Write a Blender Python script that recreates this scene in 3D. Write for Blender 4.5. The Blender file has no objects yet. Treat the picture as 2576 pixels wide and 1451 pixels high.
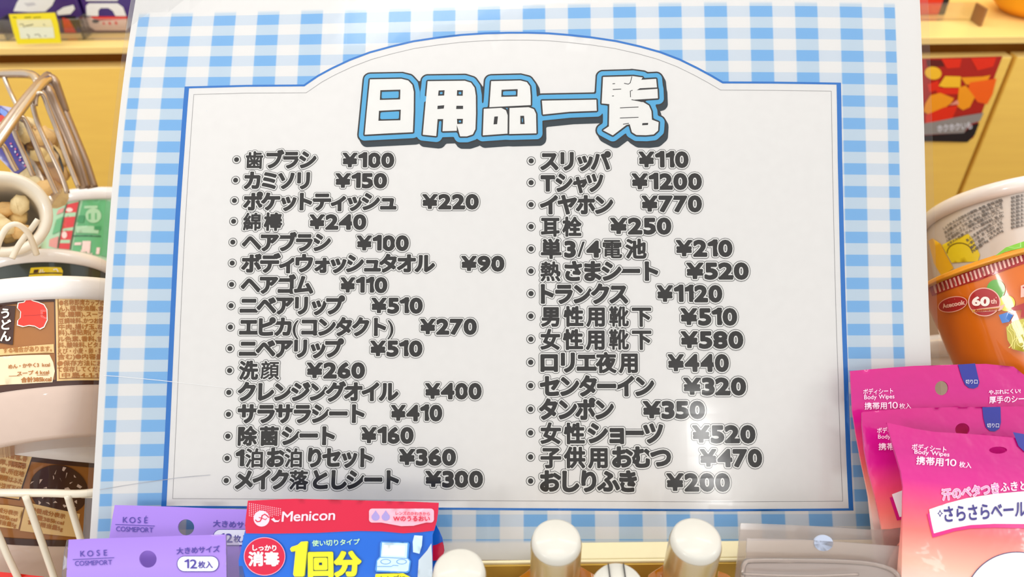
import bpy, math, random
import numpy as np
from mathutils import Matrix, Vector
from mathutils.geometry import delaunay_2d_cdt
random.seed(7)
rng = np.random.default_rng(7)
SC = bpy.context.scene
COL = SC.collection
FPX, CX, CY = 1900.0, 1288.0, 725.5          # focal length and principal point for a 2576 x 1451 picture

# ------------------------------------------------------------------ camera
cd = bpy.data.cameras.new('camera'); cam = bpy.data.objects.new('camera', cd); COL.objects.link(cam)
CAM = Matrix.Translation((0, 0, 1.45)) @ Matrix.Rotation(math.radians(52.3), 4, 'X') @ Matrix.Rotation(math.radians(-0.65), 4, 'Z')
cam.matrix_world = CAM
cd.sensor_width = 36.0; cd.lens = 36.0 * FPX / 2576
cd.clip_start = 0.01; cd.clip_end = 50
cd.dof.use_dof = True; cd.dof.focus_distance = 0.386; cd.dof.aperture_fstop = 8.5
SC.camera = cam
# ------------------------------------------------------------------ world and light
w = bpy.data.worlds.new('shop_air'); SC.world = w; w.use_nodes = True
w.node_tree.nodes['Background'].inputs[0].default_value = (1.0, 0.985, 0.96, 1)
w.node_tree.nodes['Background'].inputs[1].default_value = 0.93

def area(name, loc, target, sx, sy, power, color=(1, 1, 1), shape='RECTANGLE'):
    l = bpy.data.lights.new(name, 'AREA'); l.shape = shape; l.size = sx
    if shape == 'RECTANGLE': l.size_y = sy
    l.energy = power; l.color = color
    o = bpy.data.objects.new(name, l); COL.objects.link(o)
    o.location = loc
    d = Vector(target) - Vector(loc)
    o.rotation_euler = d.to_track_quat('-Z', 'Y').to_euler()
    return o
# a centred fill panel added to light the wall, then two shop ceiling panels
area('ceiling_and_fill_panel', (0.0, 0.16, 2.7), (0.0, 0.16, 0), 1.0, 0.22, 4.5, (1, .985, .96))
area('ceiling_and_fill_panel', (-0.9, 0.98, 2.7), (-0.9, 0.98, 0), 1.2, 0.25, 8, (1, .985, .96))
area('ceiling_and_fill_panel', (0.9, 0.98, 2.7), (0.9, 0.98, 0), 1.2, 0.25, 8, (1, .985, .96))
area('ceiling_and_fill_spot', (0.80, -1.84, 2.7), (0.2, 0.3, 1.1), 0.12, 0, 1.2, (1, .99, .97), 'DISK')
area('ceiling_and_fill_spot', (-2.4, -1.6, 2.7), (-.2, 0.3, 1.1), 0.6, 0, 24, (1, .99, .97), 'DISK')  # unseen fill from the front left, added to brighten the wall
area('ceiling_and_fill_spot', (2.3, -0.3, 2.7), (.2, 0.3, 1.1), 0.7, 0, 14, (1, .99, .97), 'DISK')  # unseen fill from the right, added for the wall on that side
SC.view_settings.view_transform = 'Standard'
SC.view_settings.look = 'None'
SC.view_settings.exposure = 0.03
SC.view_settings.gamma = 1.0
SC.view_settings.use_curve_mapping = False

# ------------------------------------------------------------------ materials
def lin(c):
    return tuple(((v / 255) / 12.92 if v <= 10 else (((v / 255) + .055) / 1.055) ** 2.4) for v in c)
MATS = {}
def mat(name, rgb, rough=.45, metal=0., coat=0., trans=0., alpha=1., bump=0., bscale=200., coat_rough=.06, ior=1.45, sss=0.):
    if name in MATS: return MATS[name]
    m = bpy.data.materials.new(name); m.use_nodes = True
    nt = m.node_tree; b = nt.nodes['Principled BSDF']
    b.inputs['Base Color'].default_value = (*lin(rgb), 1)
    b.inputs['Roughness'].default_value = rough; b.inputs['Metallic'].default_value = metal
    b.inputs['Coat Weight'].default_value = coat; b.inputs['Coat Roughness'].default_value = coat_rough
    b.inputs['Transmission Weight'].default_value = trans; b.inputs['Alpha'].default_value = alpha
    b.inputs['IOR'].default_value = ior
    if sss: b.inputs['Subsurface Weight'].default_value = sss; b.inputs['Subsurface Radius'].default_value = (.004, .004, .003)
    tc = nt.nodes.new('ShaderNodeTexCoord'); no = nt.nodes.new('ShaderNodeTexNoise')
    no.inputs['Scale'].default_value = bscale; no.inputs['Detail'].default_value = 3
    nt.links.new(tc.outputs['Object'], no.inputs['Vector'])
    if bump:
        bp = nt.nodes.new('ShaderNodeBump'); bp.inputs['Strength'].default_value = bump; bp.inputs['Distance'].default_value = .002
        nt.links.new(no.outputs['Fac'], bp.inputs['Height']); nt.links.new(bp.outputs[0], b.inputs['Normal'])
        if coat: nt.links.new(bp.outputs[0], b.inputs['Coat Normal'])
    # slight grain of the colour itself
    hs = nt.nodes.new('ShaderNodeHueSaturation'); hs.inputs['Color'].default_value = (*lin(rgb), 1)
    mr = nt.nodes.new('ShaderNodeMapRange'); mr.inputs['To Min'].default_value = .97; mr.inputs['To Max'].default_value = 1.03
    nt.links.new(no.outputs['Fac'], mr.inputs['Value']); nt.links.new(mr.outputs[0], hs.inputs['Value'])
    nt.links.new(hs.outputs[0], b.inputs['Base Color'])
    MATS[name] = m
    return m
def nodes(m): return m.node_tree.nodes, m.node_tree.links, m.node_tree.nodes['Principled BSDF']
def clear(name, tint=(250, 250, 250), rough=.05, haze=0.0, hazecol=(235, 230, 225), gloss=.5):
    """thin clear plastic: transparent, fresnel gloss, a little milky haze"""
    if name in MATS: return MATS[name]
    m = bpy.data.materials.new(name); m.use_nodes = True; nt = m.node_tree; nt.nodes.clear()
    out = nt.nodes.new('ShaderNodeOutputMaterial'); tr = nt.nodes.new('ShaderNodeBsdfTransparent'); tr.inputs[0].default_value = (*lin(tint), 1)
    gl = nt.nodes.new('ShaderNodeBsdfGlossy'); gl.inputs['Roughness'].default_value = rough
    df = nt.nodes.new('ShaderNodeBsdfTranslucent'); d2 = nt.nodes.new('ShaderNodeBsdfDiffuse')
    df.inputs[0].default_value = (*lin(hazecol), 1); d2.inputs[0].default_value = (*lin(hazecol), 1)
    hz = nt.nodes.new('ShaderNodeMixShader'); nt.links.new(df.outputs[0], hz.inputs[1]); nt.links.new(d2.outputs[0], hz.inputs[2]); hz.inputs[0].default_value = .7
    m1 = nt.nodes.new('ShaderNodeMixShader'); m1.inputs[0].default_value = haze
    nt.links.new(tr.outputs[0], m1.inputs[1]); nt.links.new(hz.outputs[0], m1.inputs[2])
    fr = nt.nodes.new('ShaderNodeFresnel'); fr.inputs[0].default_value = 1.45
    mm = nt.nodes.new('ShaderNodeMath'); mm.operation = 'MULTIPLY'; mm.inputs[1].default_value = gloss * 2
    nt.links.new(fr.outputs[0], mm.inputs[0])
    m2 = nt.nodes.new('ShaderNodeMixShader'); nt.links.new(mm.outputs[0], m2.inputs[0])
    nt.links.new(m1.outputs[0], m2.inputs[1]); nt.links.new(gl.outputs[0], m2.inputs[2]); nt.links.new(m2.outputs[0], out.inputs[0])
    MATS[name] = m
    return m

# ------------------------------------------------------------------ object helpers
def tag(o, label=None, cat=None, group=None, kind=None):
    if label: o['label'] = label
    if cat: o['category'] = cat
    if group: o['group'] = group
    if kind: o['kind'] = kind
    return o
def thing(name, frame, label, cat, group=None):
    """an Empty whose frame (camera-space matrix) the parts are built in"""
    o = bpy.data.objects.new(name, None); COL.objects.link(o); o.empty_display_size = .02
    o.matrix_world = CAM @ frame
    return tag(o, label, cat, group)
def mesh(name, V, F, mats, parent=None, mi=None, smooth=False, world=None):
    me = bpy.data.meshes.new(name); me.from_pydata([tuple(map(float, v)) for v in V], [], [tuple(map(int, f)) for f in F])
    for m in (mats if isinstance(mats, (list, tuple)) else [mats]): me.materials.append(m)
    if mi is not None: me.polygons.foreach_set('material_index', list(mi))
    if smooth: me.polygons.foreach_set('use_smooth', [True] * len(me.polygons))
    me.validate(); me.update()
    o = bpy.data.objects.new(name, me); COL.objects.link(o)
    if parent: o.parent = parent
    if world is not None: o.matrix_world = world
    return o
def box(x0, x1, y0, y1, z0, z1, b=0.):
    if not b:
        V = [(x, y, z) for z in (z0, z1) for y in (y0, y1) for x in (x0, x1)]
        return V, [(0, 2, 3, 1), (4, 5, 7, 6), (0, 1, 5, 4), (2, 6, 7, 3), (0, 4, 6, 2), (1, 3, 7, 5)]
    import bmesh
    bm = bmesh.new(); V, F = box(x0, x1, y0, y1, z0, z1)
    vs = [bm.verts.new(v) for v in V]
    for f in F: bm.faces.new([vs[i] for i in f])
    bmesh.ops.bevel(bm, geom=bm.edges[:], offset=b, segments=2, affect='EDGES', profile=.5)
    bm.verts.index_update()
    V = [tuple(v.co) for v in bm.verts]; F = [[v.index for v in f.verts] for f in bm.faces]; bm.free()
    return V, F
def join(*vf):
    V, F = [], []
    for v, f in vf:
        n = len(V); V += [tuple(p) for p in v]; F += [tuple(i + n for i in q) for q in f]
    return V, F
def lathe(prof, seg=64, a0=0., a1=2 * math.pi):
    """profile (r, y) revolved round local y"""
    full = abs(a1 - a0 - 2 * math.pi) < 1e-6; n = seg if full else seg + 1
    V = [(r * math.sin(a0 + (a1 - a0) * i / seg), y, r * math.cos(a0 + (a1 - a0) * i / seg)) for r, y in prof for i in range(n)]
    F = []
    for j in range(len(prof) - 1):
        for i in range(seg):
            a, b = j * n + i, j * n + (i + 1) % n
            F.append((a, a + n, b + n, b))
    return V, F
def smooth_path(P, k=6):
    P = [np.array(p, float) for p in P]; out = []
    for i in range(len(P) - 1):
        p0 = P[max(i - 1, 0)]; p1 = P[i]; p2 = P[i + 1]; p3 = P[min(i + 2, len(P) - 1)]
        for t in np.arange(k) / k:
            out.append(.5 * (2 * p1 + (p2 - p0) * t + (2 * p0 - 5 * p1 + 4 * p2 - p3) * t * t + (3 * p1 - p0 - 3 * p2 + p3) * t ** 3))
    return out + [P[-1]]
def tube(P, r, seg=10):
    P = [Vector(p) for p in P]; V, F = [], []; up = None
    for i, p in enumerate(P):
        d = ((P[min(i + 1, len(P) - 1)] - P[max(i - 1, 0)])).normalized()
        if up is None: up = d.orthogonal().normalized()
        up = (up - d * up.dot(d)).normalized(); s = d.cross(up)
        for k in range(seg):
            a = 2 * math.pi * k / seg; V.append(tuple(p + r * (math.cos(a) * up + math.sin(a) * s)))
    for i in range(len(P) - 1):
        for k in range(seg):
            a = i * seg + k; b = i * seg + (k + 1) % seg; F.append((a, b, b + seg, a + seg))
    F.append(tuple(range(seg))[::-1]); F.append(tuple(range(len(V) - seg, len(V))))
    return V, F
def C(px, py, d):
    """camera-space point seen at a pixel at depth d"""
    return Vector(((px - CX) / FPX * d, -(py - CY) / FPX * d, -d))
def frame_at(px, py, d, tilt=0., roll=0., yaw=0.):
    """axes aligned with the camera, then top leaned away (tilt), turned (roll, ccw), yawed"""
    R = Matrix.Rotation(math.radians(roll), 4, 'Z') @ Matrix.Rotation(math.radians(yaw), 4, 'Y') @ Matrix.Rotation(math.radians(-tilt), 4, 'X')
    return Matrix.Translation(C(px, py, d)) @ R

# ------------------------------------------------------------------ surfaces that carry print
class Surf:
    """M(u, v, h): local point of the surface; frame: camera-space matrix. inv: pixel -> (u, v) on the surface."""
    def __init__(s, frame, M, guess=(0., 0.), h0=0.):
        s.F = np.array(frame); s.M = M; s.g = guess; s.h0 = h0
    def px(s, uv):
        P = s.M(uv[:, 0], uv[:, 1], 0.); P = P @ s.F[:3, :3].T + s.F[:3, 3]
        return np.stack([CX - FPX * P[:, 0] / P[:, 2], CY + FPX * P[:, 1] / P[:, 2]], 1)
    def inv(s, q):
        q = np.atleast_2d(np.array(q, float)); uv = np.tile(np.array(s.g, float), (len(q), 1)); e = 1e-5
        for _ in range(25):
            f0 = s.px(uv); r = q - f0
            ju = (s.px(uv + [e, 0]) - f0) / e; jv = (s.px(uv + [0, e]) - f0) / e
            det = ju[:, 0] * jv[:, 1] - ju[:, 1] * jv[:, 0]
            det = np.where(abs(det) < 1e-3, 1e-3, det)
            du = (r[:, 0] * jv[:, 1] - r[:, 1] * jv[:, 0]) / det; dv = (ju[:, 0] * r[:, 1] - ju[:, 1] * r[:, 0]) / det
            uv = uv + np.clip(np.stack([du, dv], 1), -.03, .03)
        return uv
    def put(s, uv, h): return s.M(uv[:, 0], uv[:, 1], h + s.h0)
    def affine(s, c):
        """picture-like axes on the surface at the pixel c: columns map pixel offsets to (u, v) offsets"""
        q = s.inv([c, (c[0] + 4, c[1]), (c[0], c[1] + 4)])
        return q[0], np.stack([(q[1] - q[0]) / 4, (q[2] - q[0]) / 4], 1)
def flat(bulge=None):
    def M(u, v, h):
        z = np.zeros_like(u) if bulge is None else bulge(u, v)
        return np.stack([u, v, z + h], 1)
    return M

# ------------------------------------------------------------------ 2-D shapes
def inside(P, loops):
    c = np.zeros(len(P), bool)
    for L in loops:
        a = L; b = np.roll(L, -1, 0)
        for i0 in range(0, len(P), 4000):
            p = P[i0:i0 + 4000, None, :]
            with np.errstate(divide='ignore', invalid='ignore'):
                t = ((a[:, 1] > p[..., 1]) != (b[:, 1] > p[..., 1])) & (p[..., 0] < (b[:, 0] - a[:, 0]) * (p[..., 1] - a[:, 1]) / (b[:, 1] - a[:, 1]) + a[:, 0])
            c[i0:i0 + 4000] ^= (t.sum(1) % 2).astype(bool)
    return c
def tri(loops, grid=None):
    """triangulate closed loops (even-odd), with interior grid points so the sheet can bend"""
    vs, es = [], []
    for L in loops:
        n = len(vs); L = np.array(L, float)
        if grid:
            out = []
            for i in range(len(L)):
                a, b = L[i], L[(i + 1) % len(L)]; k = max(1, int(np.ceil(np.linalg.norm(b - a) / grid)))
                out += [a + (b - a) * t / k for t in range(k)]
            L = np.array(out)
        vs += [tuple(p) for p in L]; es += [(n + i, n + (i + 1) % len(L)) for i in range(len(L))]
    LL = [np.array(L, float) for L in loops]
    if grid:
        A = np.concatenate(LL); x0, y0 = A.min(0); x1, y1 = A.max(0)
        gx, gy = np.meshgrid(np.arange(x0 + grid / 2, x1, grid), np.arange(y0 + grid / 2, y1, grid))
        G = np.stack([gx.ravel(), gy.ravel()], 1)
        if len(G): G = G[inside(G, LL)]
        vs += [tuple(p) for p in G]
    r = delaunay_2d_cdt([Vector(v) for v in vs], es, [], 0, 1e-9)
    V = np.array([tuple(v) for v in r[0]]); F = np.array([f for f in r[2] if len(f) == 3])
    if len(F) == 0: return np.zeros((0, 2)), np.zeros((0, 3), int)
    return V, F[inside(V[F].mean(1), LL)]
def ellipse(cx, cy, rx, ry, n=32, rot=0., a0=0., a1=360.):
    t = np.radians(np.linspace(a0, a1, n, endpoint=a1 - a0 < 359)); x, y = rx * np.cos(t), ry * np.sin(t); r = math.radians(rot)
    return np.stack([cx + x * math.cos(r) - y * math.sin(r), cy + x * math.sin(r) + y * math.cos(r)], 1)
def rrect(x0, y0, x1, y1, r, n=6):
    P = []
    for (cx, cy, a) in ((x1 - r, y0 + r, -90), (x1 - r, y1 - r, 0), (x0 + r, y1 - r, 90), (x0 + r, y0 + r, 180)):
        for k in range(n + 1):
            t = math.radians(a + 90 * k / n); P.append((cx + r * math.cos(t), cy + r * math.sin(t)))
    return np.array(P)
def stroke(P, w):
    P = np.array(P, float); L, R = [], []
    for i in range(len(P)):
        d = P[min(i + 1, len(P) - 1)] - P[max(i - 1, 0)]; d /= np.linalg.norm(d) + 1e-9; n = np.array([-d[1], d[0]]) * w / 2
        L.append(P[i] + n); R.append(P[i] - n)
    return np.array(L + R[::-1])

GL = {}
GL['1'] = [np.array([(.06, .50), (.05, .56), (.10, .60), (.20, .66), (.24, .71), (.33, .71), (.33, .02), (.24, .02), (.24, .56), (.16, .51)])]
GL['¥'] = [np.array([(.03, .70), (.14, .70), (.30, .44), (.46, .70), (.57, .70), (.39, .40), (.55, .40), (.55, .33), (.35, .33), (.35, .24), (.55, .24), (.55, .17), (.35, .17), (.35, .01), (.25, .01), (.25, .17), (.05, .17), (.05, .24), (.25, .24), (.25, .33), (.05, .33), (.05, .40), (.21, .40)])]
def glyph(ch):
    if ch in GL: return GL[ch]
    c = bpy.data.curves.new('g', 'FONT'); c.body = ch; c.size = 1; c.resolution_u = 3
    o = bpy.data.objects.new('g', c); COL.objects.link(o); bpy.context.view_layer.update()
    cu = o.to_curve(bpy.context.evaluated_depsgraph_get()); out = []
    for sp in cu.splines:
        P = []; bp = sp.bezier_points; n = len(bp)
        if sp.type != 'BEZIER':
            P = [(p.co[0], p.co[1]) for p in sp.points]
        else:
            for i in range(n):
                a, b = bp[i], bp[(i + 1) % n]
                p0, p1, p2, p3 = [np.array(v[:2]) for v in (a.co, a.handle_right, b.handle_left, b.co)]
                straight = np.linalg.norm(p1 + p2 - p0 - p3) < 1e-4 or (np.linalg.norm(p1 - p0) < 1e-4 and np.linalg.norm(p2 - p3) < 1e-4) or (a.handle_right_type == 'VECTOR' and b.handle_left_type == 'VECTOR')
                for t in ([0.] if straight else np.arange(4) / 4):
                    P.append((1 - t) ** 3 * p0 + 3 * (1 - t) ** 2 * t * p1 + 3 * (1 - t) * t * t * p2 + t ** 3 * p3)
        P = np.array(P, float)
        k = np.linalg.norm(P - np.roll(P, 1, 0), axis=1) > 1e-5; P = P[k]
        if len(P) > 2: out.append(P)
    o.to_curve_clear(); bpy.data.objects.remove(o); bpy.data.curves.remove(c)
    GL[ch] = out
    return out
def field(loops, x0, y0, nx, ny, st):
    gx, gy = np.meshgrid(x0 + st * np.arange(nx), y0 + st * np.arange(ny)); P = np.stack([gx.ravel(), gy.ravel()], 1).astype(np.float32)
    D = np.full(len(P), 1e9, np.float32)
    A = np.concatenate(loops).astype(np.float32); B = np.concatenate([np.roll(L, -1, 0) for L in loops]).astype(np.float32)
    for a, b in zip(A, B):
        d = b - a; t = np.clip(((P - a) @ d) / max(float(d @ d), 1e-12), 0, 1)
        e = P - a - t[:, None] * d; D = np.minimum(D, e[:, 0] ** 2 + e[:, 1] ** 2)
    D = np.sqrt(D); D[inside(P.astype(float), loops)] *= -1
    return D.reshape(ny, nx)
def contours(Fd, lev, x0, y0, st, tol):
    G = Fd - lev; G = np.where(abs(G) < 1e-7, 1e-7, G); S = G < 0
    case = S[:-1, :-1] * 1 + S[:-1, 1:] * 2 + S[1:, 1:] * 4 + S[1:, :-1] * 8
    TB = {1: [(3, 0)], 2: [(0, 1)], 3: [(3, 1)], 4: [(1, 2)], 5: [(3, 0), (1, 2)], 6: [(0, 2)], 7: [(3, 2)], 8: [(2, 3)], 9: [(2, 0)], 10: [(0, 1), (2, 3)], 11: [(2, 1)], 12: [(1, 3)], 13: [(1, 0)], 14: [(0, 3)]}
    nxt = {}
    def ek(i, j, e): return (i, j, 0) if e == 0 else (i, j + 1, 1) if e == 1 else (i + 1, j, 0) if e == 2 else (i, j, 1)
    for i, j in zip(*np.nonzero((case > 0) & (case < 15))):
        for a, b in TB[int(case[i, j])]:
            nxt.setdefault(ek(i, j, a), []).append(ek(i, j, b)); 
    def pos(k):
        i, j, v = k
        if v == 0: t = G[i, j] / (G[i, j] - G[i, j + 1]); return (x0 + st * (j + t), y0 + st * i)
        t = G[i, j] / (G[i, j] - G[i + 1, j]); return (x0 + st * j, y0 + st * (i + t))
    loops = []
    while nxt:
        s = next(iter(nxt)); k = s; L = []
        while k in nxt:
            L.append(pos(k)); n = nxt[k].pop()
            if not nxt[k]: del nxt[k]
            k = n
        if len(L) > 5: loops.append(simplify(np.array(L), tol))
    return [l for l in loops if len(l) > 2]
def simplify(L, tol):
    def rdp(P):
        if len(P) < 3: return P
        a, b = P[0], P[-1]; d = b - a; n = np.linalg.norm(d)
        e = np.linalg.norm(P - a, axis=1) if n < 1e-9 else abs(d[0] * (P[:, 1] - a[1]) - d[1] * (P[:, 0] - a[0])) / n
        i = int(e.argmax())
        if e[i] < tol: return np.array([a, b])
        return np.concatenate([rdp(P[:i + 1])[:-1], rdp(P[i:])])
    k = len(L) // 2
    return np.concatenate([rdp(L[:k + 1])[:-1], rdp(np.concatenate([L[k:], L[:1]]))[:-1]])
FAT = {}
def fat(ch, levels, xs=1., ks=1.):
    key = (ch, levels, xs, ks)
    if key in FAT: return FAT[key]
    L = [l * [xs * ks, ks] for l in glyph(ch)]
    if not L: FAT[key] = None; return None
    A = np.concatenate(L); st = 1 / 62; m = max(levels) + 3 * st
    x0, y0 = A.min(0) - m; nx, ny = (np.ceil((A.max(0) + m - [x0, y0]) / st)).astype(int) + 1
    Fd = field(L, x0, y0, nx, ny, st)
    FAT[key] = [tri(contours(Fd, lv, x0, y0, st, .0022)) for lv in levels]
    return FAT[key]
THIN = {}
def thin(ch, xs=1.):
    if (ch, xs) not in THIN:
        L = [l * [xs, 1] for l in glyph(ch)]
        THIN[(ch, xs)] = tri(L) if L else None
    return THIN[(ch, xs)]
KANA_SMALL = 'ッャュョィゥォァェっゃゅょ'
def is_kanji(c): return '\u4e00' <= c <= '\u9fff'
def is_kana(c): return '\u3040' <= c <= '\u30ff'
def layout(s, xs_latin=1.25, pop=True):
    """pen positions: (char, x, x scale, size scale)"""
    out, x = [], 0.
    for c in s:
        if c == ' ': x += .3; continue
        if is_kanji(c): out.append((c, x, 1., .95 if pop else 1.)); x += 1.08 if pop else 1.0
        elif is_kana(c): out.append((c, x - (.06 if pop else 0), 1., 1.)); x += (.78 if c in KANA_SMALL else .88) if pop else .97
        else:
            A = np.concatenate(glyph(c)); wd = (A[:, 0].max() - A[:, 0].min()); k = xs_latin
            out.append((c, x + .04 - A[:, 0].min() * k, k, 1.)); x += wd * k + (.14 if pop else .08)
    return out

def decal(surf, loops, m, h, name, parent, px=True, grid=None, label=None):
    """flat print: closed loops (pixels or surface coordinates) laid on a surface"""
    loops = [np.array(l, float) for l in loops]
    if px: loops = [surf.inv(l) for l in loops]
    V, F = tri(loops, grid)
    o = mesh(name, surf.put(V, h), F, m, parent, smooth=True)
    if label: o['label'] = label
    return o
def multi_decal(surf, items, name, parent, h=0.0003, dh=.00004, grid=None, label=None, px=True):
    """several coloured shapes joined as one printed part; items: (loops, material)"""
    mats, V, F, MI = [], [], [], []
    for k, (loops, m) in enumerate(items):
        loops = [np.array(l, float) for l in loops]
        if px: loops = [surf.inv(l) for l in loops]
        v, f = tri(loops, grid)
        if not len(f): continue
        if m not in mats: mats.append(m)
        n = len(V); V += list(surf.put(v, h + dh * k)); F += [tuple(i + n for i in q) for q in f]; MI += [mats.index(m)] * len(f)
    o = mesh(name, V, F, mats, parent, MI, smooth=True)
    if label: o['label'] = label
    return o
def text(surf, s, c, size, m, name, parent, h=.0004, angle=0., width=None, bold=0., xs=1., vertical=False, rings=None, slant=0., label=None):
    """a line of print centred on pixel c; size = em in pixels; width: fit to this many pixels"""
    lay = layout(s, xs, pop=False); pts = []
    for i, (ch, x, k, sc) in enumerate(lay):
        levels = tuple([bold] + ([bold + r for r, _ in rings] if rings else []))
        g = fat(ch, levels, k, sc) if (bold or rings) else [thin(ch, k)]
        if g is None or g[0] is None: continue
        off = np.array([x, 0.]) if not vertical else np.array([0., -i * 1.02])
        pts.append((g, off, i))
    if not pts: return None
    A = np.concatenate([g[0][0] + off for g, off, _ in pts if len(g[0][0])]); lo, hi = A.min(0), A.max(0); cen = (lo + hi) / 2
    sx = size if width is None else width / (hi[0] - lo[0])
    o0, J = surf.affine(c); a = math.radians(angle); Rm = np.array([[math.cos(a), math.sin(a)], [-math.sin(a), math.cos(a)]])
    mats = [m] + ([q for _, q in rings] if rings else []); V, F, MI = [], [], []
    for g, off, i in pts:
        for li, (v, f) in enumerate(g):
            if not len(f): continue
            q = v + off - cen; q = np.stack([q[:, 0] * sx + slant * q[:, 1] * size, -q[:, 1] * size], 1) @ Rm.T
            uv = o0 + q @ J.T
            n = len(V); V += list(surf.put(uv, h + (len(g) - 1 - li) * .00003 + (i % 2) * .00001)); F += [tuple(int(t) + n for t in r) for r in f]; MI += [li] * len(f)
    o = mesh(name, V, F, mats, parent, MI)
    if label: o['label'] = label
    return o

# ================================================================== THE PRICE SIGN (A3 sheet in a laminate film)
U = .0237                                             # one check of the gingham print
def rod(w3):
    t = np.linalg.norm(w3); k = np.array(w3) / t; K = np.array([[0, -k[2], k[1]], [k[2], 0, -k[0]], [-k[1], k[0], 0]])
    return np.eye(3) + math.sin(t) * K + (1 - math.cos(t)) * K @ K
PS = [-0.0577, -0.0027, 0.0008, 0.2404, 0.7362, -16.2786, 0.4994, 0.2244, -0.0323, -0.0668, -0.154, -0.1536, 0.1934, -0.1762]
F4 = np.eye(4); F4[:3, :3] = rod(PS[:3]); F4[:3, 3] = np.array(PS[3:6]) * U
SIGN_F = Matrix(F4.tolist())
def sign_M(u, v, h):
    a, b = u / U / 8, v / U / 6; c = PS[7:]
    z = c[0] * a * b + c[1] * a * a + c[2] * b * b + c[3] * a ** 3 + c[4] * a * a * b + c[5] * a * b * b + c[6] * b ** 3
    return np.stack([u, v, z * U + h], 1)
SGN = Surf(SIGN_F, sign_M)
sign = thing('price_sign', SIGN_F, 'large laminated white price list with blue gingham border leaning in the middle', 'sign')
def slab(surf, x0, x1, y0, y1, h0, h1, nx=40, ny=30):
    us, vs = np.linspace(x0, x1, nx), np.linspace(y0, y1, ny); g = np.array([(u, v) for v in vs for u in us])
    V = list(surf.M(g[:, 0], g[:, 1], h1)) + list(surf.M(g[:, 0], g[:, 1], h0)); F = []; N = nx * ny
    for j in range(ny - 1):
        for i in range(nx - 1):
            a = j * nx + i; F.append((a, a + 1, a + nx + 1, a + nx)); F.append((N + a, N + a + nx, N + a + nx + 1, N + a + 1))
    rim = [i for i in range(nx)] + [nx - 1 + nx * j for j in range(1, ny)] + [N - 1 - i for i in range(1, nx)] + [N - nx - nx * j for j in range(1, ny - 1)]
    for k in range(len(rim)):
        a, b = rim[k], rim[(k + 1) % len(rim)]; F.append((a, N + a, N + b, b))
    return V, F
# gingham print on the sheet
gm = mat('gingham_paper', (232, 231, 229), .5)
N, L, B = nodes(gm)
tc = N.new('ShaderNodeTexCoord'); sp = N.new('ShaderNodeSeparateXYZ'); L.new(tc.outputs['Object'], sp.inputs[0])
def mth(op, a, b=None, c=None):
    n = N.new('ShaderNodeMath'); n.operation = op
    for i, v in enumerate((a, b, c)):
        if v is None: continue
        if isinstance(v, (int, float)): n.inputs[i].default_value = v
        else: L.new(v, n.inputs[i])
    return n.outputs[0]
uu = mth('DIVIDE', sp.outputs[0], U); vv = mth('DIVIDE', sp.outputs[1], U)
def band(x, lo, hi, s=.02):     # soft-edged window
    a = N.new('ShaderNodeMapRange'); a.interpolation_type = 'SMOOTHSTEP'; L.new(x, a.inputs[0]); a.inputs[1].default_value = lo - s; a.inputs[2].default_value = lo + s
    b = N.new('ShaderNodeMapRange'); b.interpolation_type = 'SMOOTHSTEP'; L.new(x, b.inputs[0]); b.inputs[1].default_value = hi - s; b.inputs[2].default_value = hi + s; b.inputs[3].default_value = 1; b.inputs[4].default_value = 0
    return mth('MULTIPLY', a.outputs[0], b.outputs[0])
fu = mth('FRACT', mth('ADD', uu, 100.25)); fv = mth('FRACT', mth('ADD', mth('MULTIPLY', vv, 2.0), 100.25))
cu_ = band(fu, .25, .75); rv_ = band(fv, .75 - .0, 1.25); rv2 = band(fv, -.25, .25); rv_ = mth('MAXIMUM', rv_, rv2)
win = mth('MULTIPLY', band(uu, -8.75, 8.25), band(vv, -6.05, 5.58, .05))
cu_ = mth('MULTIPLY', cu_, win); rv_ = mth('MULTIPLY', rv_, win)
def mixc(f, a, b):
    n = N.new('ShaderNodeMix'); n.data_type = 'RGBA'
    L.new(f, n.inputs[0])
    for i, v in ((6, a), (7, b)):
        if isinstance(v, tuple): n.inputs[i].default_value = (*lin(v), 1)
        else: L.new(v, n.inputs[i])
    return n.outputs[2]
WHITE = (240, 238, 236)
one = mixc(rv_, WHITE, (213, 224, 236)); two = mixc(rv_, (198, 217, 233), (124, 183, 236))
L.new(mixc(cu_, one, two), B.inputs['Base Color'])
V, F = slab(SGN, -8.89 * U, 8.83 * U, -6.42 * U, 6.27 * U, -.0006, 0.)
mesh('paper_sheet', V, F, gm, sign, smooth=False)
mesh('backing_board', *slab(SGN, -8.7 * U, 8.6 * U, -6.2 * U, 6.1 * U, -.0035, -.0010), mat('grey_card', (205, 200, 192), .8), sign)
paper = mat('plain_paper', WHITE, .5)
ink = mat('dark_ink', (34, 31, 30), .45); inkline = mat('thin_black_line', (38, 36, 38), .45); white = mat('white_print', (240, 239, 236), .5)
fblue = mat('frame_blue', (28, 118, 205), .45); fgrey = mat('frame_grey', (165, 163, 165), .5)
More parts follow.
